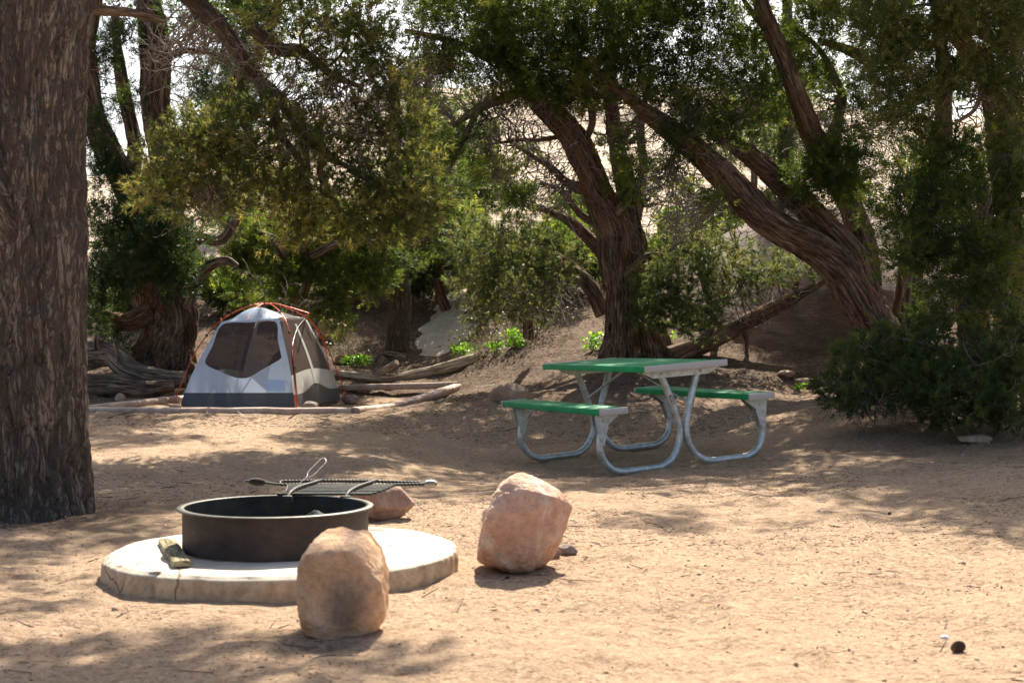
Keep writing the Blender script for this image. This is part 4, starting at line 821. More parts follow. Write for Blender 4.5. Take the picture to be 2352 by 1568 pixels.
# ------------------------------------------------------------------ generic rock builder
_ico = {}
def ico(n):
    if n in _ico: return _ico[n]
    import bmesh
    bm = bmesh.new(); bmesh.ops.create_icosphere(bm, subdivisions=n, radius=1); bm.verts.ensure_lookup_table()
    V = np.array([v.co[:] for v in bm.verts]); Fs = np.array([[v.index for v in f.verts] for f in bm.faces]); bm.free(); _ico[n] = (V, Fs); return V, Fs
def rock(name, base, size, mat, label, cat='rock', group=None, seed=0, outline=None, sub=5, planes=16, rough=1., rotz=0., sink=.06, cut=.82, parent=None, power=1., extra=None, facets=9, box=(.62, .75)):
    V, Fs = ico(sub); r = np.random.default_rng(seed); size = np.asarray(size, float) / 2
    d = V.copy(); n = unit(r.normal(size=(planes, 3))); dist = r.uniform(cut, 1.02, planes)
    dots = d @ n.T; rad = np.full(len(d), 1.06)
    q = np.where(dots > .05, dist / np.maximum(dots, .05), 9); k = 26.
    rad = -np.log(np.exp(-k * rad) + np.exp(-k * q).sum(1)) / k
    P_ = d * rad[:, None]
    if outline is not None:
        o = np.array(outline, float); th = np.arctan2(o[:, 1], o[:, 0]); rr = np.hypot(o[:, 0], o[:, 1]); i = np.argsort(th); th, rr = th[i], rr[i]
        th = np.r_[th - 2 * np.pi, th, th + 2 * np.pi]; rr = np.r_[rr, rr, rr]
        t = np.arctan2(d[:, 2], d[:, 0]); R0 = np.interp(t, th, rr); R1 = (np.interp(t - .09, th, rr) + np.interp(t + .09, th, rr) + R0) / 3
        c = np.hypot(d[:, 0], d[:, 2]); cc = np.sin(np.minimum(c, 1) * np.pi / 2) ** box[0]
        P_ = np.stack([np.cos(t) * R1 * cc, np.sign(d[:, 1]) * np.abs(d[:, 1]) ** box[1] * size[1], np.sin(t) * R1 * cc], 1)
        P_ *= (1 - .55 * (1 - np.clip(rad, 0, 1)))[:, None] ** 1.0
    else: P_ = P_ * size
    s_ = size.mean(); qn = P_ / s_
    P_ = P_ + unit(P_) * (s_ * rough * (.07 * fbm(qn * 1.6 + seed, 3, 71) + .03 * ridge(qn * 2.6 + seed, 4, 72) * fbm(qn * 1.3, 2, 73) + .012 * fbm(qn * 9, 3, 74)))[:, None]
    for _ in range(facets):
        nv = r.normal(size=3) * np.array([.8, 1., .9]); nv[1] = -abs(nv[1]) - .35; nv /= np.linalg.norm(nv); dt = P_ @ nv; lim = dt.max() * r.uniform(.70, .93); ex = np.maximum(dt - lim, 0)
        P_ = P_ - nv * (ex * .86)[:, None]
    P_ = P_ + unit(P_) * (s_ * rough * (.016 * ridge(P_ / s_ * 3.2 + seed, 4, 76) + .008 * fbm(P_ / s_ * 14, 3, 77)))[:, None]
    if extra is not None: P_ = extra(P_)
    c, s = math.cos(rotz), math.sin(rotz); P_ = P_ @ np.array([[c, s, 0], [-s, c, 0], [0, 0, 1]])
    P_[:, 2] -= P_[:, 2].min() + sink * (P_[:, 2].max() - P_[:, 2].min())
    ac = Acc(); ac.add(P_ + np.array(base), Fs)
    o = build(name, ac, mat, parent, org=tuple(base) if parent is None else None)
    if parent is None: tag(o, label, cat, group)
    return o

M['rockA'] = mat_rock('orange_sandstone', [(.3, (.62, .36, .20)), (.5, (.84, .53, .31)), (.68, (.92, .70, .48))], 5.5, (.80, .50, .37), .9, ((.02, -.06, .075), .055, (.26, .19, .14)))
M['rockB'] = mat_rock('pink_sandstone', [(.3, (.58, .32, .22)), (.5, (.72, .45, .32)), (.7, (.82, .60, .46))], 6, (.84, .70, .58), .9)
M['rockC'] = mat_rock('brown_sandstone', [(.3, (.26, .15, .11)), (.5, (.38, .24, .17)), (.7, (.50, .35, .26))], 9, None, .5)
M['rockD'] = mat_rock('tan_sandstone', [(.3, (.36, .23, .15)), (.5, (.46, .32, .22)), (.7, (.56, .43, .32))], 8, None, .5)
M['rockE'] = mat_rock('grey_rock', [(.3, (.18, .13, .11)), (.5, (.27, .21, .18)), (.7, (.38, .30, .26))], 14, None, .5)
def ol(pts, cx, cz, sc_, kx=.95): return [((x - cx) * kx / sc_, (cz - z) / sc_) for x, z in pts]
# front boulder
Yb = 4.62; s1 = 1.622 * 5300 / Yb
o1 = ol([(1348, 700), (1375, 655), (1412, 615), (1440, 560), (1475, 528), (1530, 517), (1590, 535), (1660, 540), (1740, 552), (1785, 590), (1825, 650), (1862, 740), (1880, 850), (1888, 960), (1880, 1050), (1850, 1115), (1780, 1152), (1690, 1166), (1600, 1170), (1500, 1168), (1410, 1160), (1365, 1110), (1350, 1000), (1335, 880), (1335, 780)], 1612, 850, s1, .94)
bx = (300 + 1612 / 1.622 - 1930.5) / 5300 * Yb
rock('boulder', (bx, Yb + .02, gz(bx, Yb) - .0), (.29, .24, .37), M['rockA'], 'upright orange sandstone boulder with a dark stain, closest to the camera', 'boulder', seed=4, outline=o1, sub=6, planes=9, cut=1.0, sink=.05, rough=.8, facets=4, box=(.30, .42))
Yb = 5.80; s2 = 1.568 * 5300 / Yb
o2 = ol([(345, 925), (400, 880), (450, 850), (500, 842), (560, 852), (640, 880), (700, 920), (750, 970), (790, 1000), (800, 1050), (790, 1100), (760, 1160), (730, 1230), (690, 1300), (640, 1350), (600, 1390), (560, 1405), (470, 1418), (400, 1420), (330, 1402), (270, 1380), (225, 1340), (222, 1290), (245, 1220), (270, 1150), (290, 1060), (300, 1000)], 500, 1140, s2)
bx = (1650 + 500 / 1.568 - 1930.5) / 5300 * Yb
rock('boulder', (bx, Yb + .03, gz(bx, Yb)), (.36, .36, .36), M['rockB'], 'tilted pink and white sandstone boulder standing on open sand by the fire ring', 'boulder', seed=8, outline=o2, sub=6, planes=13, cut=.85, sink=.015, rough=1.3, facets=16, box=(.5, .6))
bx = (1440 - 1930.5) / 5300 * 7.45
rock('boulder', (bx, 7.45, gz(bx, 7.45)), (.32, .34, .18), M['rockC'], 'low reddish boulder with pale top half hidden behind the fire ring', 'boulder', seed=12, planes=12, sub=5, sink=.04)
def rk(px, py, Y, w, h, mat, label, seed, grp=None, d=None):
    p = P(px, py, Y); rock('rock', (p[0], p[1], gz(p[0], p[1]) - .005), (w, d or w * .8, h), M[mat], label, 'rock', grp, seed=seed, sub=4, planes=11, sink=.12)
rk(1265, 1300, 6.1, .085, .062, 'rockE', 'small dark rock touching the foot of the tilted pink boulder', 21)
rk(1300, 1298, 6.2, .10, .055, 'rockE', 'small grey rock right of the rock under the pink boulder', 22)
rk(1172, 915, 15.3, .40, .22, 'rockD', 'rounded tan rock on the dirt between tent pad and picnic table', 23)
rk(405, 940, 15.7, .16, .075, 'rockD', 'pale rock pinning the front left corner of the tent', 24)
rk(712, 940, 15.75, .20, .12, 'rockE', 'grey brown rock at the front right corner of the tent', 25)
rk(806, 918, 17.9, .22, .13, 'rockE', 'rock near the far right corner of the tent', 26)
rk(276, 925, 16.9, .14, .12, 'rockD', 'small tan rock on the pad left of the tent', 27)
rk(2238, 1008, 11.9, .32, .07, 'rockD', 'flat yellowish rock in shade beside the low pine bush', 28)
for i, (px, py, Y, w, h, lab) in enumerate([(1850, 888, 16.4, .30, .10, 'flat tan rock at the left end of the gully row behind the far bench'), (1905, 890, 16.4, .28, .07, 'flat tan rock at the right end of the gully row behind the far bench'), (1893, 902, 16.1, .16, .06, 'smallest rock, in front of the row in the gully'), (1805, 880, 16.6, .22, .08, 'rock buried in litter left of the gully rocks'), (1190, 798, 19.2, .25, .12, 'rock among the green plants at the slope foot')]):
    rk(px, py, Y, w, h, 'rockD', lab, 40 + i, 'rocks strewn along the gully' if i < 4 else None)
rk(760, 700, 21, .5, .35, 'rockD', 'tan rock on the slope right behind the tent', 51); rk(790, 760, 20, .28, .16, 'rockC', 'reddish rock half buried on the slope behind the tent', 52)

# ------------------------------------------------------------------ fire ring on its slab
SX, SY, SZ = -.955, 5.87, .10
M['conc'] = None
m, n, l, b = newmat('worn_concrete'); v = coords(n, l, 1.0)
c = ramp(n, l, nz(n, l, v, 7, 6, .62), [(.3, (.46, .38, .28)), (.55, (.60, .52, .40)), (.75, (.68, .61, .49))])
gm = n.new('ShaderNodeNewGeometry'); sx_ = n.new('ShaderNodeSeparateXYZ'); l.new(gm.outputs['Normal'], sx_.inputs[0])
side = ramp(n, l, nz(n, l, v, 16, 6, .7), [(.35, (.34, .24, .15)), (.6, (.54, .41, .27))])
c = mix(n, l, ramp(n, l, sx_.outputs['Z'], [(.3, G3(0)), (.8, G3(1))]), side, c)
vo = n.new('ShaderNodeTexVoronoi'); vo.feature = 'DISTANCE_TO_EDGE'; vo.inputs['Scale'].default_value = 1.05
va = n.new('ShaderNodeVectorMath'); va.operation = 'ADD'; l.new(v, va.inputs[0]); nn = n.new('ShaderNodeTexNoise'); nn.inputs['Scale'].default_value = 5; l.new(v, nn.inputs['Vector'])
vm = n.new('ShaderNodeVectorMath'); vm.operation = 'SCALE'; vm.inputs['Scale'].default_value = .22; l.new(nn.outputs['Color'], vm.inputs[0]); l.new(vm.outputs[0], va.inputs[1]); l.new(va.outputs[0], vo.inputs['Vector'])
cr = ramp(n, l, vo.outputs['Distance'], [(.002, (.3, .23, .17)), (.006, G3(1))]); c = mix(n, l, 1., c, cr, 'MULTIPLY')
c = mix(n, l, 1., c, ramp(n, l, nz(n, l, v, 60, 3, .7), [(.3, (.75, .7, .64)), (.42, G3(1))]), 'MULTIPLY')
l.new(c, b.inputs['Base Color']); b.inputs['Roughness'].default_value = .85
p_ = bump(n, l, cr, b, .8, .006); bump(n, l, nz(n, l, v, 45, 6, .7), b, .35, .008, p_); M['conc'] = m
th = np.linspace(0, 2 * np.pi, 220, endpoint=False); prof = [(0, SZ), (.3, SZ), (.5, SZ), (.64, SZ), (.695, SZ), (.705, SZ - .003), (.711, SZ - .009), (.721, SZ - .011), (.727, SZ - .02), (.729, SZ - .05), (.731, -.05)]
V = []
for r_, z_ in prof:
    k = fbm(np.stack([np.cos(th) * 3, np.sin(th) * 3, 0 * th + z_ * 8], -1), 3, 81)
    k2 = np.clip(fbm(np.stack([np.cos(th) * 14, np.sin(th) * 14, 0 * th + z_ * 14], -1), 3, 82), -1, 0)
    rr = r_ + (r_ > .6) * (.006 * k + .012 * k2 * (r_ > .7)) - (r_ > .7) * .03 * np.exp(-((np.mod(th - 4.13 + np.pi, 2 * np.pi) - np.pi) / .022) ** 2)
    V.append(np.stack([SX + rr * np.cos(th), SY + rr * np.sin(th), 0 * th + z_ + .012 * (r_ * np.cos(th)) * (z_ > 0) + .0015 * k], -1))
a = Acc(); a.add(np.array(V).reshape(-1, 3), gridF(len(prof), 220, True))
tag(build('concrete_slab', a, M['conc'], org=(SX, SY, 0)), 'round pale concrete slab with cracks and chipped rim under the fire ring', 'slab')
m, n, l, b = newmat('rusted_steel'); v = coords(n, l, (1, 1, 1.6))
c = ramp(n, l, nz(n, l, v, 9, 7, .65), [(.3, (.022, .014, .012)), (.5, (.040, .026, .021)), (.66, (.065, .040, .030)), (.78, (.12, .066, .044))]); c = mix(n, l, ramp(n, l, nz(n, l, v, 70, 3, .6), [(.66, G3(0)), (.74, G3(.4))]), c, (.16, .11, .085))
l.new(c, b.inputs['Base Color']); b.inputs['Roughness'].default_value = .62; b.inputs['Metallic'].default_value = .25; bump(n, l, nz(n, l, v, 60, 5, .6), b, .3, .003); M['rust'] = m
M['soot'] = mat_simple('sooty_steel', (.028, .030, .026), .7, .3, .5, 14, .4); M['rim'] = mat_simple('worn_rim_steel', (.075, .070, .056), .5, .5, .35, 18, .3)
M['iron'] = mat_simple('blackened_iron', (.018, .019, .016), .6, .3, .3, 30, .3); M['shiny'] = mat_simple('bright_steel', (.45, .42, .36), .35, .9, .2, 30, .1)
M['ash'] = mat_simple('ash_and_charcoal', (.10, .095, .09), .95, 0, .7, 12, 1., .2, .02)
fr = empty('fire_ring', (SX - .0, SY, SZ), 'low rusty steel fire ring standing on the concrete slab', 'fire ring')
FXc = (300 + 1201 / 1.622 - 1930.5) / 5300 * SY; RZ = .276
def lathe(prof, nn_=128, cx=FXc, cy=SY, wob=0.):
    th = np.linspace(0, 2 * np.pi, nn_, endpoint=False); V = [np.stack([cx + (r_ + wob * np.sin(3 * th + 1)) * np.cos(th), cy + (r_ + wob * np.sin(3 * th + 1)) * np.sin(th), 0 * th + z_], -1) for r_, z_ in prof]
    a = Acc(); a.add(np.array(V).reshape(-1, 3), gridF(len(prof), nn_, True)); return a
build('ring_wall', lathe([(.383, SZ + .002), (.383, .14), (.383, .2), (.383, RZ - .002)], wob=.001), M['rust'], fr)
build('ring_lining', lathe([(.378, RZ - .002), (.378, .2), (.378, .14), (.378, SZ + .004)], wob=.001), M['soot'], fr)
build('rim_flange', lathe([(.375, RZ - .003), (.3765, RZ + .001), (.385, RZ + .002), (.402, RZ + .001), (.4065, RZ - .002), (.405, RZ - .006), (.386, RZ - .005), (.383, RZ - .006)], 160, wob=.001), M['rim'], fr)
gx, gy = np.meshgrid(np.linspace(-1, 1, 60), np.linspace(-1, 1, 60)); r_ = np.maximum(np.abs(gx), np.abs(gy)); hyp = np.hypot(gx, gy) + 1e-9
X = FXc + gx / hyp * r_ * .372; Y = SY + gy / hyp * r_ * .372; q = np.stack([X, Y, 0 * X], -1)
a = Acc(); a.add(np.stack([X, Y, SZ + .035 + .025 * fbm(q * 9, 4, 91)], -1).reshape(-1, 3), gridF(60, 60)); tag(build('ash_bed', a, M['ash'], org=(FXc, SY, SZ)), 'grey ash and charcoal lying inside the fire ring', kind='stuff')
# charred wood chunk
M['char'] = mat_rock('charred_wood', [(.35, (.012, .012, .012)), (.52, (.10, .10, .095)), (.62, (.42, .42, .40))], 14, None, .9)
pz = (300 + 1400 / 1.622 - 1930.5) / 5300 * 5.62
rock('charred_log', (pz, 5.83, SZ + .04), (.12, .13, .125), M['char'], 'charred chunk of wood with ashy white edges inside the ring', 'firewood', seed=31, sub=5, planes=8, cut=.6, rotz=.5, sink=.0, rough=1.3)
# grate
def Z2(x, y, Y): return P((300 + x / 1.622) / 1.64158, (1680 + y / 1.622) / 1.64158, Y)
gr = empty('grate', Z2(1500, 290, 6.28), 'black iron cooking grate hinged on the rim and flipped back off the fire', 'grate')
gp = lambda x, y, Y: Z2(x, y, Y)
def bar(name, pts, r_, mat, par=gr, sides=8, step=None):
    ac = Acc(); q = catmull(np.array(pts), 8) if len(pts) > 2 else np.array(pts, float); tube(ac, q, r_, sides); return build(name, ac, M[mat], par)
YF, YR = 6.22, 6.62
zq = lambda Y: .305 - .0 * (Y - YF)
def gpt(x, y_from_front, dz=0):   # x by zoom px at row, rows = depth
    Y = YF + (YR - YF) * y_from_front; p = Z2(x, 290, Y); return np.array([p[0], Y, (.285 + .006 * y_from_front + dz * .7)])
rows = [(0.0, 1208, 1790), (.10, 1240, 1818), (.24, 1260, 1850), (.36, 1266, 1870), (.48, 1268, 1885), (.58, 1270, 1900), (.68, 1270, 1912), (.77, 1272, 1925)]
for f_, xa, xb in rows: bar('grate_bar', [gpt(xa, f_), gpt(xb, f_)], .0058, 'iron')
cross = bar('grate_bar', [gpt(1272, .77, .0), gpt(1262, .2, -.0)], .005, 'iron')
# ridged rebar hoop
def rebar(name, pts, r_):
    q = resample(catmull(np.array(pts), 10), .0035); t_ = np.arange(len(q)); ac = Acc(); tube(ac, q, r_ * (1 + .16 * np.sign(np.sin(t_ * 1.3))), 8); return build(name, ac, M['iron'], gr)
rebar('hoop_bar', [gpt(1230, 1.0, .012), gpt(1480, 1.0, .016), gpt(1800, 1.0, .013), gpt(2090, .98, .004)], .0075)
rebar('hoop_bar', [gpt(1232, .86, .0), gpt(1500, .84, .002), gpt(1800, .84, .0), gpt(2110, .92, .0)], .0065)
bar('hoop_end', [gpt(1230, 1.0, .012), gpt(1226, .94, .006), gpt(1232, .86, .0)], .007, 'iron')
for (xa, xm, xb) in ((1270, 1335, 1480), (1625, 1690, 1815)):
    bar('hinge_arm', [gpt(xa, -.10, -.018), gpt(xa + 22, .02, .010), gpt(xm, .30, .020), gpt((xm + xb) / 2, .66, .020), gpt(xb, 1.0, .020)], .0085, 'iron')
    boxo('hinge_bracket', lambda x, y, z, c=gpt(xa, -.12, -.018): c + np.array([x, y, z]), (-.022, -.012, -.022), (.022, .014, .012), M['iron'], gr, .003)
# handles with coil grips
bar('handle_rod', [gpt(1232, .88, .0), gpt(1190, .88, .004), gpt(1130, .9, .012), gpt(1070, .92, .018), gpt(1015, .93, .020)], .006, 'iron')
bar('handle_rod', [gpt(2090, .95, .002), gpt(2185, .95, .0)], .007, 'iron')
def coil(pA, pB, r0, mat, turns=11):
    t_ = np.linspace(0, 1, turns * 12); ax = unit(pB - pA); u1 = unit(np.cross(ax, [0, 0, 1])); u2 = np.cross(ax, u1); rr = r0 * (.55 + .45 * np.sin(t_ * np.pi))
    pts = pA + (pB - pA) * t_[:, None] + (u1 * np.cos(t_ * turns * 6.283)[:, None] + u2 * np.sin(t_ * turns * 6.283)[:, None]) * rr[:, None]; ac = Acc(); tube(ac, pts, .0028, 5); build('coil_grip', ac, M[mat], gr)
coil(gpt(1040, .925, .019), gpt(1132, .90, .012), .017, 'iron'); coil(gpt(2112, .95, .0), gpt(2182, .95, 0), .018, 'shiny', 8)
# wire roasting fork on the grate
wf = [(1340, 236), (1372, 205), (1392, 185), (1398, 160), (1440, 115), (1478, 78), (1492, 73), (1505, 82), (1506, 100), (1470, 140), (1425, 183), (1400, 190), (1385, 196)]
q = np.array([Z2(x, y, 6.50 + .0012 * (236 - y)) for x, y in wf]); ac = Acc(); tube(ac, resample(catmull(q, 6), .006), .0013, 6)
M['wire'] = mat_simple('zinc_wire', (.40, .40, .43), .4, .6, .05, 10, 0); tag(build('wire_handle', ac, M['wire'], org=tuple(q[0])), 'thin bright wire handle loop sticking up from the iron grate', 'skewer')
# plank
M['plank'] = mat_bark('split_wood', (.20, .17, .10), (.38, .33, .20), (.50, .45, .30), None, (40, 40, 3), .4)
A_, B_ = np.array([-1.48, 6.02, SZ + .014]), np.array([-1.262, 5.37, SZ + .022])
d_ = unit(B_ - A_); w_ = unit(np.cross(d_, [0, 0, 1.])); L_ = np.linalg.norm(B_ - A_); nn_ = 26; ac = Acc(); t_ = np.linspace(0, 1, nn_)
sec = np.array([(-.034, -.018), (-.036, .0), (-.030, .004), (0, .005), (.028, .002), (.034, -.002), (.034, -.018), (0, -.018)]); V = []
for t in t_:
    wv = 1 + .03 * math.sin(23 * t); c_ = A_ + d_ * L_ * t
    V.append([c_ + w_ * s_[0] * wv + np.array([0, 0, s_[1] + .001 * math.sin(40 * t + s_[0] * 60)]) for s_ in sec])
V = np.array(V); bk = np.zeros_like(V); bk[..., 0] = sec[:, 0]; bk[..., 1] = sec[:, 1]; bk[..., 2] = (t_ * L_)[:, None]
ac.add(V.reshape(-1, 3), gridF(nn_, len(sec), True), bk=bk.reshape(-1, 3))
for e in (0, nn_ - 1): ac.add(np.vstack([V[e], V[e].mean(0)]), np.array([[i, (i + 1) % 8, 8] for i in range(8)]), bk=np.vstack([bk[e], bk[e][0]]))
tag(build('plank', ac, M['plank'], org=tuple(A_), smooth=False), 'short split plank of firewood lying on the slab against the ring', 'plank')

# ------------------------------------------------------------------ tent
M['tent_white'] = None
def mat_fabric(name, col, trans, tf):
    m, n, l, b = newmat(name); v = coords(n, l, (1, 1, .35)); wr = nz(n, l, v, 9, 4, .5, .5)
    b.inputs['Base Color'].default_value = (*col, 1); b.inputs['Roughness'].default_value = .5; b.inputs['Specular IOR Level'].default_value = .4
    bump(n, l, wr, b, .4, .03); t = n.new('ShaderNodeBsdfTranslucent'); t.inputs[0].default_value = (*trans, 1)
    ms = n.new('ShaderNodeMixShader'); ms.inputs[0].default_value = tf; l.new(b.outputs[0], ms.inputs[1]); l.new(t.outputs[0], ms.inputs[2]); l.new(ms.outputs[0], n['Material Output'].inputs[0]); return m
M['tent_white'] = mat_fabric('pale_blue_ripstop', (.64, .77, .96), (.70, .84, 1.0), .5)
M['tent_cream'] = mat_fabric('off_white_ripstop', (.66, .66, .62), (.6, .6, .55), .35)
M['tub'] = mat_fabric('charcoal_floor_fabric', (.085, .09, .10), (.10, .10, .11), .2)
M['pocket'] = mat_fabric('pocket_shade', (.55, .70, .93), (.55, .70, .93), .45)  # bluish tone puts the pocket's shadow on the fabric into the colour
m, n, l, b = newmat('dark_mesh'); b.inputs['Base Color'].default_value = (.085, .066, .062, 1); b.inputs['Roughness'].default_value = .9; b.inputs['Specular IOR Level'].default_value = 0
tr = n.new('ShaderNodeBsdfTransparent'); ms = n.new('ShaderNodeMixShader'); ms.inputs[0].default_value = .66; l.new(tr.outputs[0], ms.inputs[1]); l.new(b.outputs[0], ms.inputs[2]); l.new(ms.outputs[0], n['Material Output'].inputs[0]); M['mesh'] = m
M['mesh2'] = M['mesh'].copy(); [setattr(x.inputs[0], 'default_value', .86) for x in M['mesh2'].node_tree.nodes if x.type == 'MIX_SHADER']
M['pole'] = mat_simple('orange_pole', (.62, .085, .02), .3, .35, .05, 10, 0); M['web'] = mat_simple('orange_webbing', (.75, .11, .01), .6, 0, .05, 10, 0); M['clip'] = mat_simple('black_clip', (.02, .02, .02), .4, 0, .1, 10, 0)
UX, UY = np.array([.9925, -.122, 0]), np.array([.122, .9925, 0]); TB0 = np.array([-2.471, 16.0, .168])
def tq(u, v, w_): return TB0 + UX * (u - .68) + UY * v + np.array([0, 0, w_])
tent = empty('tent', tq(0, 1.07, 0), 'small dome tent without its fly, pale blue with dark mesh and charcoal base', 'tent')
uw, uvd = .68, 2.15
CR = dict(A=(-uw, 0, 0), B=(uw, 0, 0), C=(uw, uvd, 0), D=(-uw, uvd, 0), a=(-.33, .42, .99), b=(.37, .42, 1.03), c=(.33, 1.72, 1.06), d=(-.31, 1.72, 1.02))
CR = {k: np.array(v, float) for k, v in CR.items()}
def wallmap(p0, p1, q1, q0, n_out, bulge=.05, sag=.0, topb=0.):
    p0, p1, q1, q0 = (CR[k] for k in (p0, p1, q1, q0))
    def f(s, t):
        s = np.asarray(s, float)[..., None]; t = np.asarray(t, float)[..., None]
        p = (p0 * (1 - s) + p1 * s) * (1 - t) + (q0 * (1 - s) + q1 * s) * t
        p = p + np.sin(np.pi * np.clip(t, 0, 1)) * .045 * np.concatenate([p[..., 0:1] / .68, (p[..., 1:2] - 1.07) / 1.07, 0 * p[..., 0:1]], -1)
        b_ = (bulge - .03) * np.sin(np.pi * np.clip(t, 0, 1)) * np.clip(np.sin(np.pi * s), 0, 1) ** .6 + .03 * np.sin(np.pi * t) * (-np.sin(np.pi * s)) * 1.2
        p = p + np.array(n_out) * b_ + np.array([0, 0, 1.]) * (topb * t * np.sin(np.pi * s)) 
        tt = TB0 + UX * (p[..., 0:1] - .68) + UY * p[..., 1:2] + np.array([0, 0, 1.]) * p[..., 2:3]; return tt
    return f
def ringpanel(f, inner, outer, m_=10):
    ac = Acc(); inner = np.array(inner, float); outer = np.array(outer, float); k = len(inner)
    V = [f(inner[:, 0] * (1 - t) + outer[:, 0] * t, inner[:, 1] * (1 - t) + outer[:, 1] * t) for t in np.linspace(0, 1, m_)]
    ac.add(np.array(V).reshape(-1, 3), gridF(m_, k, True)); return ac
def fanpanel(f, inner, m_=8):
    inner = np.array(inner, float); c_ = inner.mean(0); ac = Acc(); k = len(inner)
    V = [f(c_[0] + (inner[:, 0] - c_[0]) * t, c_[1] + (inner[:, 1] - c_[1]) * t) for t in np.linspace(.001, 1, m_)]
    ac.add(np.array(V).reshape(-1, 3), gridF(m_, k, True)); return ac
def closed(pts, n_=80, cen=None):   # smooth closed outline resampled by angle about its centre
    pts = np.array(pts, float); q = np.vstack([pts[-1:], pts, pts[:2]]); out = []
    for i in range(1, len(q) - 2):
        t = np.linspace(0, 1, 10, endpoint=False)[:, None]; a_, b_, c_, d_ = q[i - 1], q[i], q[i + 1], q[i + 2]
        m1, m2 = (c_ - a_) * .22, (d_ - b_) * .22
        out.append((2 * t ** 3 - 3 * t ** 2 + 1) * b_ + (t ** 3 - 2 * t ** 2 + t) * m1 * 2 + (-2 * t ** 3 + 3 * t ** 2) * c_ + (t ** 3 - t ** 2) * m2 * 2)
    out = np.vstack(out); cen = pts.mean(0) if cen is None else np.array(cen); th = np.linspace(-np.pi, np.pi, n_, endpoint=False)
    d = out - cen; A = np.arctan2(d[:, 1], d[:, 0]); Rr = np.hypot(d[:, 0], d[:, 1]); i = np.argsort(A); A, Rr = A[i], Rr[i]
    rr = np.interp(th, np.r_[A - 2 * np.pi, A, A + 2 * np.pi], np.r_[Rr, Rr, Rr]); return cen + np.stack([np.cos(th), np.sin(th)], 1) * rr[:, None], cen
def rect_by_angle(cen, lo, hi, n_=80):
    th = np.linspace(-np.pi, np.pi, n_, endpoint=False); c, s = np.cos(th), np.sin(th)
    tx_ = np.where(c > 0, (hi[0] - cen[0]) / np.maximum(c, 1e-6), (lo[0] - cen[0]) / np.minimum(c, -1e-6)); ty_ = np.where(s > 0, (hi[1] - cen[1]) / np.maximum(s, 1e-6), (lo[1] - cen[1]) / np.minimum(s, -1e-6))
    r_ = np.minimum(tx_, ty_); out = np.array(cen) + np.stack([c, s], 1) * r_[:, None]
    for cx in (lo[0], hi[0]):
        for cy in (lo[1], hi[1]): i = np.argmin(np.hypot(out[:, 0] - cx, out[:, 1] - cy)); out[i] = (cx, cy)
    return out
TUBH = .17
def endwall(f, white, pocket=False):
    win = [(.17, .40), (.30, .30), (.46, .235), (.56, .225), (.70, .29), (.93, .42), (.955, .50), (.93, .70), (.86, .955), (.70, .965), (.30, .93), (.13, .70), (.08, .56)]
    win = [(.12, .485), (.31, .40), (.42, .352), (.49, .335), (.56, .335), (.63, .37), (.70, .42), (.84, .50), (.925, .55), (.93, .60), (.92, .76), (.925, .965), (.5, .972), (.05, .965), (.075, .72), (.075, .55)]
    inn, cen = closed(win, 96); out = rect_by_angle(cen, (0, TUBH), (1, 1), 96)
    pn = build('end_panel', ringpanel(f, inn, out, 12), M[white], tent); build('mesh_window', fanpanel(f, inn), M['mesh'], pn)
    return pn
fF = wallmap('A', 'B', 'b', 'a', (0, -1, 0), .07, topb=.0)
fB = wallmap('C', 'D', 'd', 'c', (0, 1, 0), .05); fR = wallmap('B', 'C', 'c', 'b', (1, 0, .1), .075); fL = wallmap('D', 'A', 'a', 'd', (-1, 0, .1), .075)
pn = endwall(fF, 'tent_white'); endwall(fB, 'tent_cream')
s_, t_ = np.meshgrid(np.linspace(.755, .93, 12), np.linspace(.19, .315, 10), indexing='ij'); V = fF(s_, t_ * 1.0 + .004 * np.sin(40 * s_)) + np.array([0, -.008, 0]); ac = Acc(); ac.add(V.reshape(-1, 3), gridF(12, 10)); build('pocket', ac, M['pocket'], pn)  # pocket showing through the wall, its shadow painted as a bluish patch
# side walls: mesh with pale lower strip, pale centre strap and pale rear corner
def patch(f, s0, s1, t0f, t1f, ns=24, nt=14):
    s_ = np.linspace(s0, s1, ns); V = np.array([[f(s, t0f(s) + (t1f(s) - t0f(s)) * t) for t in np.linspace(0, 1, nt)] for s in s_]); ac = Acc(); ac.add(V.reshape(-1, 3), gridF(ns, nt)); return ac
arch = lambda s: .12 + .12 * math.exp(-((s - .5) / .22) ** 2) + .03 * abs(2 * s - 1)
strip = lambda s: .36 + .05 * math.sin(math.pi * s)
for f, nm in ((fR, 'side_panel'), (fL, 'side_panel')):
    lo_ = build(nm, patch(f, 0, 1, arch, strip), M['tent_cream'], tent)
    build('side_mesh', patch(f, 0, 1, strip, lambda s: 1.0, 24, 16), M['mesh2'], tent)
    g = lambda s, t, f=f: f(s, t) + (UX * .006 if f is fR else -UX * .006)
    build('door_strap', patch(g, .47, .53, arch, lambda s: .93, 4, 20), M['tent_cream'], tent)
    build('corner_panel', patch(g, .93, 1.0, arch, lambda s: .97, 4, 20) if f is fR else patch(g, 0, .07, arch, lambda s: .97, 4, 20), M['tent_cream'], tent)
for f, ar in ((fF, lambda s: TUBH), (fB, lambda s: TUBH), (fR, arch), (fL, arch)):
    build('floor_tub', patch(f, 0, 1, lambda s: .004, ar, 30, 6), M['tub'], tent)
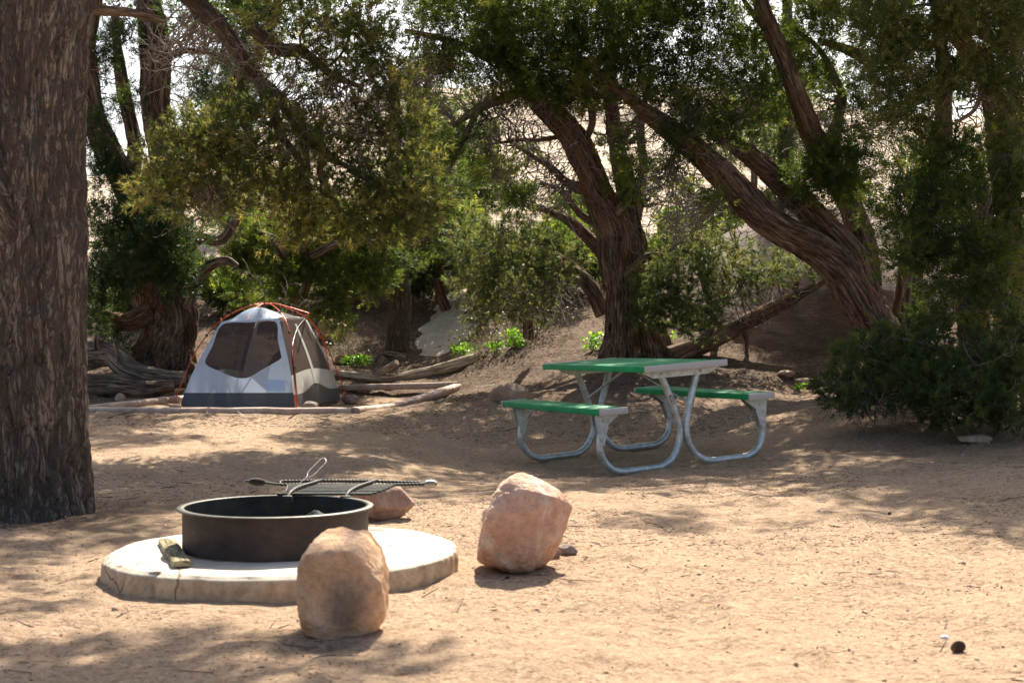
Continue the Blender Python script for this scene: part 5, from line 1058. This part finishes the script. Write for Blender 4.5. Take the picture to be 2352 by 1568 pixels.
# roof: white hood over front and back, mesh between
def roofpt(s, v_):   # s across, v_ along
    v_ = np.asarray(v_, float); e0 = CR['a'] * (1 - v_) + CR['d'] * v_; e1 = CR['b'] * (1 - v_) + CR['c'] * v_
    p = e0 * (1 - s) + e1 * s; p[2] += .16 * max(0, math.sin(math.pi * s)) ** 1.2 * float(np.interp(v_, [0, .06, .18, .3, .5, .75, 1], [0, .45, .95, .85, .6, .6, 0])) ; return TB0 + UX * (p[0] - .68) + UY * p[1] + np.array([0, 0, p[2]])
for a_, b_, mt, nm in ((0, .30, 'tent_white', 'roof_panel'), (.30, .74, 'mesh', 'roof_mesh'), (.74, 1, 'tent_cream', 'roof_panel')):
    V = np.array([[roofpt(s, v_) for v_ in np.linspace(a_, b_, 10)] for s in np.linspace(0, 1, 24)]); ac = Acc(); ac.add(V.reshape(-1, 3), gridF(24, 10)); build(nm, ac, M[mt], tent)
# zip seam (dark) on the near side wall, seams
ac = Acc(); q = np.array([fR(s, t) + UX * .008 for s, t in ((.04, .17), (.05, .4), (.12, .65), (.45, .86), (.93, .985))]); tube(ac, resample(catmull(q, 8), .02), .007, 6); build('zip', ac, M['clip'], tent)
def pole(pts, nm='pole', r_=.0068):
    ac = Acc(); q = resample(catmull(np.array([tq(*p) for p in pts]), 12), .02); tube(ac, q, r_, 8); return build(nm, ac, M['pole'], tent), q
pa = [(-.76, -.03, .0), (-.67, .08, .32), (-.555, .25, .68), (-.385, .50, .985), (-.16, .84, 1.17), (0, 1.07, 1.215), (.18, 1.30, 1.18), (.41, 1.64, 1.02), (.56, 1.92, .68), (.67, 2.1, .3), (.76, 2.2, 0)]
pb = [(.72, -.04, 0), (.665, .08, .34), (.575, .26, .70), (.42, .50, 1.02), (.18, .84, 1.18), (0, 1.07, 1.215), (-.18, 1.30, 1.22), (-.44, 1.64, 1.03), (-.62, 1.92, .68), (-.71, 2.1, .3), (-.76, 2.2, 0)]
_, qa = pole(pa); _, qb = pole(pb); pc = [(-.50, 1.07, 1.06), (-.28, 1.07, 1.16), (0, 1.07, 1.23), (.28, 1.07, 1.18), (.55, 1.07, 1.10)]; pole(pc)
pole([(.62, 2.05, .0), (.60, 1.9, .35), (.56, 1.75, .72), (.42, 1.62, 1.03)], 'pole', .005)
def clipbox(c, nm='clip', s=.014, mt='clip'): boxo(nm, lambda x, y, z: c + np.array([x, y, z]), (-s, -s, -s), (s, s, s), M[mt], tent, .003)
for q, fr_ in ((qa, (.13, .25, .36, .62, .75, .87)), (qb, (.13, .25, .36, .62, .75, .87))):
    for f_ in fr_: clipbox(q[int(f_ * (len(q) - 1))])
for t0_, t1_ in ((tq(0, .66, 1.15), tq(0, .95, 1.205)), (tq(-.33, .44, 1.0), tq(-.38, .56, 1.03)), (tq(.36, .44, 1.03), tq(.41, .55, 1.05)), (tq(.34, 1.70, 1.07), tq(.55, 1.07, 1.10)), (tq(.68, 0, .15), tq(.72, -.04, .01)), (tq(-.68, 0, .04), tq(-.76, -.03, .01))):
    ac = Acc(); tube(ac, np.array([t0_, t1_]), .009, 6); build('webbing', ac, M['web'], tent)
ac = Acc(); tube(ac, np.array([tq(.0, .40, 1.02), tq(0, .66, 1.16)]), .004, 5); build('webbing', ac, M['web'], tent)
ac = Acc(); tube(ac, resample(catmull(np.array([tq(.72, -.05, .01), tq(.80, -.08, .012), tq(.90, -.03, .01)]), 6), .02), .006, 5); build('guy_loop', ac, M['web'], tent)

# ------------------------------------------------------------------ tent pad border beams
M['beam'] = mat_rock('border_beam', [(.3, (.34, .24, .19)), (.5, (.48, .36, .29)), (.7, (.60, .48, .39))], 6, None, .4)
def beam(A, B, lab, hgt=.055, wd=.14, seed=0):
    A = np.array(A); B = np.array(B); L = np.linalg.norm(B - A); nseg = max(8, int(L / .06)); t = np.linspace(0, 1, nseg); C = A[None] * (1 - t[:, None]) + B[None] * t[:, None]
    d = unit(B - A); sd_ = unit(np.cross(d, [0, 0, 1.])); sec = [(-.5, -.6), (-.5, .6), (-.42, .88), (-.25, 1.0), (.25, 1.0), (.42, .88), (.5, .6), (.5, -.6)]
    V = np.array([[c + sd_ * (x * wd) + np.array([0, 0, z * hgt]) for x, z in sec] for c in C]); V += (fbm(V * 3 + seed, 3, 95) * .004)[..., None]
    ac = Acc(); ac.add(V.reshape(-1, 3), gridF(nseg, 8, True))
    for e in (0, -1): ac.add(np.vstack([V[e], V[e].mean(0)]), np.array([[i, (i + 1) % 8, 8] for i in range(8)]))
    tag(build('border_beam', ac, M['beam'], org=tuple(A)), lab, 'border beam', 'beams edging the tent pad')
def pg(px, py, Y): p = P(px, py, Y); return (p[0], p[1], gz(p[0], p[1]))
beam(pg(150, 950, 15.2), pg(478, 950, 15.1), 'front border beam left of the joint, partly behind the massive trunk', seed=1); beam(pg(482, 950, 15.1), pg(808, 952, 15.0), 'long front border beam running under the tent door side', seed=2)
beam(pg(812, 950, 15.0), pg(905, 931, 16.3), 'short near beam of the pad edge running back right from the front corner', seed=3); beam(pg(908, 930, 16.35), pg(1050, 912, 18.2), 'far beam of the pad edge running back right toward the rounded rock', seed=4)
beam(pg(1052, 911, 18.3), pg(780, 911, 18.7), 'thin rear border beam visible right of the tent', .05, .1, 5); beam(pg(190, 942, 15.6), pg(440, 926, 17.6), 'left border beam running back behind the tent', seed=6)

# ------------------------------------------------------------------ logs and deadwood
log_disp = lambda bk, rad, s_, seed: .45 * juniper_disp(bk * np.array([.6, .6, 1.4]), rad, s_, seed) + fbm(bk * np.array([4, 4, 3.]), 3, 33) * .10 * rad
def log(name, spec, lab, mat='bark_grey', sides=40, disp=log_disp, cat='log', grp=None, extra=None, lie=False):
    root = None
    pts = np.array([np.r_[P(a[0], a[1], a[2]), a[3] * a[2] / F] for a in spec])
    dz = 0
    if lie:
        gg = H(pts[:, 0], pts[:, 1]) + pts[:, 3] * .55; dz = (gg - pts[:, 2]).mean(); pts[:, 2] = gg
    c = resample(catmull(pts, 12), .03); ac = Acc(); tube(ac, c[:, :3], c[:, 3], sides, disp, seed=rng.uniform(0, 9))
    if not extra: return tag(build(name, ac, M[mat], org=tuple(pts[0][:3])), lab, cat, grp)
    r0 = empty(name, tuple(pts[0][:3]), lab, cat, grp); build('trunk', ac, M[mat], r0)
    for e in extra:
        p2 = np.array([np.r_[P(a[0], a[1], a[2]), a[3] * a[2] / F] for a in e]); p2[:, 2] += dz; c = resample(catmull(p2, 10), .03); ac = Acc(); tube(ac, c[:, :3], c[:, 3], 18, disp, seed=rng.uniform(0, 9)); build('stub', ac, M[mat], r0)
    return r0
log('fallen_log', [(770, 858, 19.2, 8), (830, 862, 19.2, 9), (900, 856, 19.2, 11), (960, 848, 19.3, 13), (1040, 843, 19.4, 14), (1100, 836, 19.5, 12)], 'long pale fallen log lying on the litter right of the tent', 'pale_wood', lie=True, extra=[[(855, 862, 19.2, 6), (885, 848, 19.1, 8), (912, 830, 19.0, 6)]])
log('fallen_log', [(1540, 820, 17.2, 24), (1610, 790, 17.3, 22), (1700, 745, 17.4, 20), (1790, 700, 17.5, 16), (1860, 662, 17.6, 11), (1905, 640, 17.7, 6)], 'long dead trunk propped diagonally between the two big junipers', 'bark_jun', extra=[[(1700, 745, 17.4, 8), (1715, 780, 17.4, 5), (1712, 830, 17.4, 3)]])
log('fallen_log', [(180, 820, 17.9, 34), (250, 815, 17.9, 26), (300, 850, 17.8, 24), (370, 868, 17.8, 22), (430, 870, 17.8, 18)], 'upper gnarled log of the deadwood heap between trunk and tent', extra=[[(225, 800, 17.8, 8), (222, 785, 17.7, 7), (224, 770, 17.7, 5)], [(275, 830, 17.7, 8), (268, 805, 17.6, 5), (262, 785, 17.6, 3)]])
log('fallen_log', [(170, 885, 17.4, 28), (260, 885, 17.4, 26), (330, 895, 17.4, 22), (400, 885, 17.5, 14)], 'lower dark log under the deadwood heap left of the tent', 'bark_jun')
log('stump', [(870, 850, 20.0, 11), (872, 834, 20.0, 12), (880, 818, 20.0, 11)], 'short broken stump at the foot of the slim dark pine', sides=24, cat='stump')
log('root', [(860, 826, 20.4, 5), (890, 818, 20.3, 12), (935, 824, 20.2, 9)], 'knobby root beside the slim dark pine trunk', sides=20, cat='root')
ac = Acc(); q = np.array([[.09, 5.78], [.12, 5.76], [.135, 5.72], [.12, 5.69], [.125, 5.66]]); q = np.array([[x, y, gz(x, y) + .006] for x, y in q]); tube(ac, catmull(q, 6), .004, 5); tag(build('dry_root', ac, M['twig_pale'], org=tuple(q[0])), 'curled pale dry root in the shadow of the pink boulder', 'root')

# ------------------------------------------------------------------ small plants
def leafy(px, py, Y, rx, rz, n_, lab, sz=.05, stems=6, mat='plant', flowers=0):
    c = P(px, py, Y); g = gz(c[0], c[1]); root = empty('leafy_plant', (c[0], c[1], g), lab, 'plant'); fo = Acc(); st_ = Acc()
    Rx, Rz = rx * Y / F, rz * Y / F
    for k in range(stems):
        tip = np.array([c[0] + rng.normal() * Rx * .6, c[1] + rng.normal() * Rx * .5, g + Rz * rng.uniform(.7, 2.0)]); tube(st_, wander(np.array([c[0], c[1], g]), tip, 6, .1), .004, 4)
        m_ = n_ // stems; p = tip + rng.normal(size=(m_, 3)) * np.array([Rx, Rx, Rz]) * .42; p[:, 2] = np.maximum(p[:, 2], g + .02)
        for q in p:
            d = unit(rng.normal(size=3) + np.array([0, -.2, .9])); a_ = unit(np.cross(d, rng.normal(size=3))); b_ = np.cross(d, a_); s = sz * rng.uniform(.6, 1.3)
            V = np.array([q, q + a_ * s * .4 + b_ * s * .38, q + a_ * s + d * s * .12, q + a_ * s * .4 - b_ * s * .38]); V[0] -= d * s * .1
            fo.add(V, np.array([[0, 1, 2], [0, 2, 3]]), tint=np.full(4, rng.uniform(0, 1)))
    build('foliage', fo, M[mat], root, smooth=False); build('stem', st_, M['twig'], root)
    return root
leafy(798, 840, 19.8, 26, 12, 240, 'bright green leafy plant at the left end of the pale fallen log', .055)
leafy(1070, 818, 19.9, 28, 11, 220, 'bright green leafy plant behind the right end of the pale log', .05)
leafy(1185, 778, 19.0, 24, 18, 220, 'upright green weed in front of the shaded slope', .05); leafy(1132, 782, 19.2, 15, 14, 110, 'small dim green weed left of the upright weed', .05)
leafy(1360, 775, 17.9, 16, 20, 130, 'bright leafed sprig at the left foot of the central juniper', .055)
leafy(1835, 905, 16.0, 12, 8, 50, 'tiny green weed in the gully right of the table', .03)
leafy(1540, 800, 18.0, 12, 10, 50, 'small weed between the juniper base and dead trunk', .04)
for i, (px, py, Y, rx, rz, n_, lab) in enumerate([(1110, 720, 19.4, 60, 36, 520, 'dry grey green shrub under the young pine, left'), (1230, 740, 19.3, 60, 36, 480, 'dry grey green shrub under the young pine, right'), (800, 780, 20, 60, 26, 300, 'sparse dim shrub behind the tent roof'), (1500, 760, 19, 50, 24, 260, 'dry shrub behind the split juniper base'), (1680, 790, 18.4, 40, 30, 200, 'brown twiggy shrub at the edge of the dark rock slope')]):
    root = leafy(px, py, Y, rx, rz, n_, lab, .035, 12, 'scrub'); root['category'] = 'shrub'; c = P(px, py, Y); ac = Acc()
    Tree.dead_twigs(None, (c[0], c[1], gz(c[0], c[1]) + .15), (rx * Y / F * .8, .4, .15), 60, .38, .0035, (0, 0, .5), ac); build('dry_twigs', ac, M['twig_pale'], root)

# ------------------------------------------------------------------ litter
M['debris'] = None
m, n, l, b = newmat('dry_debris'); at_ = n.new('ShaderNodeAttribute'); at_.attribute_name = 'tint'
l.new(ramp(n, l, at_.outputs['Fac'], [(0, (.05, .03, .02)), (.5, (.16, .10, .065)), (.85, (.34, .25, .17)), (1, (.6, .54, .46))]), b.inputs['Base Color']); b.inputs['Roughness'].default_value = .9; M['debris'] = m
def debris(n_, xr, yr, lmin, lmax, rmin, rmax, acc, cond=None, bias=0.):
    x = rng.uniform(*xr, n_); y = yr[0] + (yr[1] - yr[0]) * rng.uniform(0, 1, n_) ** 1.2
    if cond is not None: k = cond(x, y); x, y = x[k], y[k]
    z = H(x, y); n_ = len(x); L = rng.uniform(lmin, lmax, n_); r_ = rng.uniform(rmin, rmax, n_); an = rng.uniform(0, 6.283, n_); ti = rng.normal(0, .22, n_)
    d = np.stack([np.cos(an) * np.cos(ti), np.sin(an) * np.cos(ti), np.sin(ti)], 1); s = np.stack([-np.sin(an), np.cos(an), 0 * an], 1); u = np.cross(d, s); c = np.stack([x, y, z + r_ * .6], 1); bend = rng.normal(0, .18, n_) * L
    V = []
    for k, (f, w_) in enumerate(((-.5, .6), (0, 1), (.5, .35))):
        cc = c + d * (L * f)[:, None] + s * ((f == 0) * bend)[:, None]
        for a_ in (0, 2.09, 4.19): V.append(cc + (s * math.cos(a_) + u * math.sin(a_)) * (r_ * w_)[:, None])
    V = np.stack(V, 1); Fq = np.array([[k * 3 + i, k * 3 + (i + 1) % 3, k * 3 + 3 + (i + 1) % 3, k * 3 + 3 + i] for k in (0, 1) for i in range(3)])
    Fs = (Fq[None] + (np.arange(n_) * 9)[:, None, None]).reshape(-1, 4); t_ = np.clip(rng.beta(1.6, 2.4, n_) + bias, 0, 1)
    acc.add(V.reshape(-1, 3), Fs, tint=np.repeat(t_, 9))
off = lambda x, y: (np.hypot(x - SX, y - SY) > .78) & (np.abs(x) < y * .42)
clus = lambda x, y: off(x, y) & (fbm(np.stack([x * 1.1, y * .9, 0 * x], -1), 3, 97) > -.1)
a = Acc()
debris(30000, (-4, 4), (3.0, 10), .005, .028, .0005, .0013, a, clus); debris(22000, (-5, 5.5), (6.5, 14), .01, .045, .0008, .0022, a, clus); debris(1500, (-4, 4), (3, 12), .004, .008, .002, .004, a, off); debris(500, (-4, 5), (3.2, 13), .05, .14, .0015, .0035, a, clus)
padc = lambda x, y: (np.abs(x) < y * .42) & ~((np.abs(x + 3) < 1.7) & (y > 14.9) & (y < 18.4))
debris(42000, (-9, 9), (13.5, 24), .015, .07, .0012, .0035, a, padc, .15); debris(500, (-8, 8), (13.8, 22), .12, .45, .003, .008, a, padc, .2); debris(120, (-3.2, 4), (3.2, 12), .08, .22, .0015, .0035, a, clus); debris(1500, (-2.9, 2.0), (3, 7.5), .008, .035, .001, .003, a, lambda x, y: clus(x, y) & (fbm(np.stack([x * 2, y * 2, 0 * x], -1), 2, 99) > .35))
tag(build('litter', a, M['debris'], org=(0, 0, 0), smooth=False), 'dry needles, bark bits and twigs scattered over the ground', kind='stuff')
a = Acc(); V, Fs = ico(1); k = 2600; x = rng.uniform(-4, 4.5, k); y = rng.uniform(3, 13, k); ok = off(x, y); x, y = x[ok], y[ok]; z = H(x, y); r_ = rng.uniform(.0025, .009, len(x)) * (1 + (rng.uniform(size=len(x)) > .97) * .8)
W = V[None] * r_[:, None, None] * rng.uniform(.6, 1.2, (len(x), 1, 3)) + rng.normal(0, .1, (len(x), len(V), 3)) * r_[:, None, None] + np.stack([x, y, z], 1)[:, None]
a.add(W.reshape(-1, 3), (Fs[None] + (np.arange(len(x)) * len(V))[:, None, None]).reshape(-1, 3)); tag(build('gravel', a, M['rockD'], org=(0, 0, 0), smooth=False), 'pebbles and grit scattered on the sand', kind='stuff')
# pine cones and chips one can point at
M['cone'] = mat_simple('pine_cone', (.13, .075, .05), .85, 0, .5, 60, .8)
for i, (px, py, s_, lab) in enumerate([(2200, 1508, .05, 'dark pine cone on the sand near the bottom right corner'), (1165, 1338, .02, 'tiny dark cone near the slab'), (2043, 1193, .02, 'small cone right of the open sand at mid depth')]):
    Yc = EYE * F / (py - HY); p = P(px, py, Yc); p[2] = gz(p[0], p[1]); ac = Acc(); ax = unit(np.array([1., .5, .12])); e1 = unit(np.cross(ax, [0, 0, 1.])); e2 = np.cross(ax, e1)
    for k_ in range(70):
        t_ = k_ / 69; ph = k_ * 2.39996; rr = math.sin(math.pi * (t_ * .86 + .1)) ** .7 * s_ * .34; o_ = e1 * math.cos(ph) + e2 * math.sin(ph); c_ = p + np.array([0, 0, s_ * .3]) + ax * s_ * (t_ - .5) * .9; tn_ = np.cross(ax, o_); d_ = unit(o_ + ax * .55 * (.2 + t_))
        w_ = s_ * .13; ac.add([c_ + tn_ * w_ * .3, c_ + d_ * rr * 1.0 + tn_ * w_, c_ + d_ * rr * 1.25, c_ + d_ * rr * 1.0 - tn_ * w_, c_ - tn_ * w_ * .3], [[0, 1, 2, 3, 4]])
    V_, F_ = ico(2); ac.add((V_ * s_ * .16) + p + np.array([0, 0, s_ * .3]), F_); tag(build('pine_cone', ac, M['cone'], org=tuple(p), smooth=False), lab, 'pine cone')
rock('stone_chip', (*P(2170, 1470, EYE * F / (1470 - HY))[:2], .004), (.03, .02, .015), mat_simple('white_chip', (.75, .75, .74), .6), 'white stone chip beside the dark pine cone', 'stone chip', seed=61, sub=3)
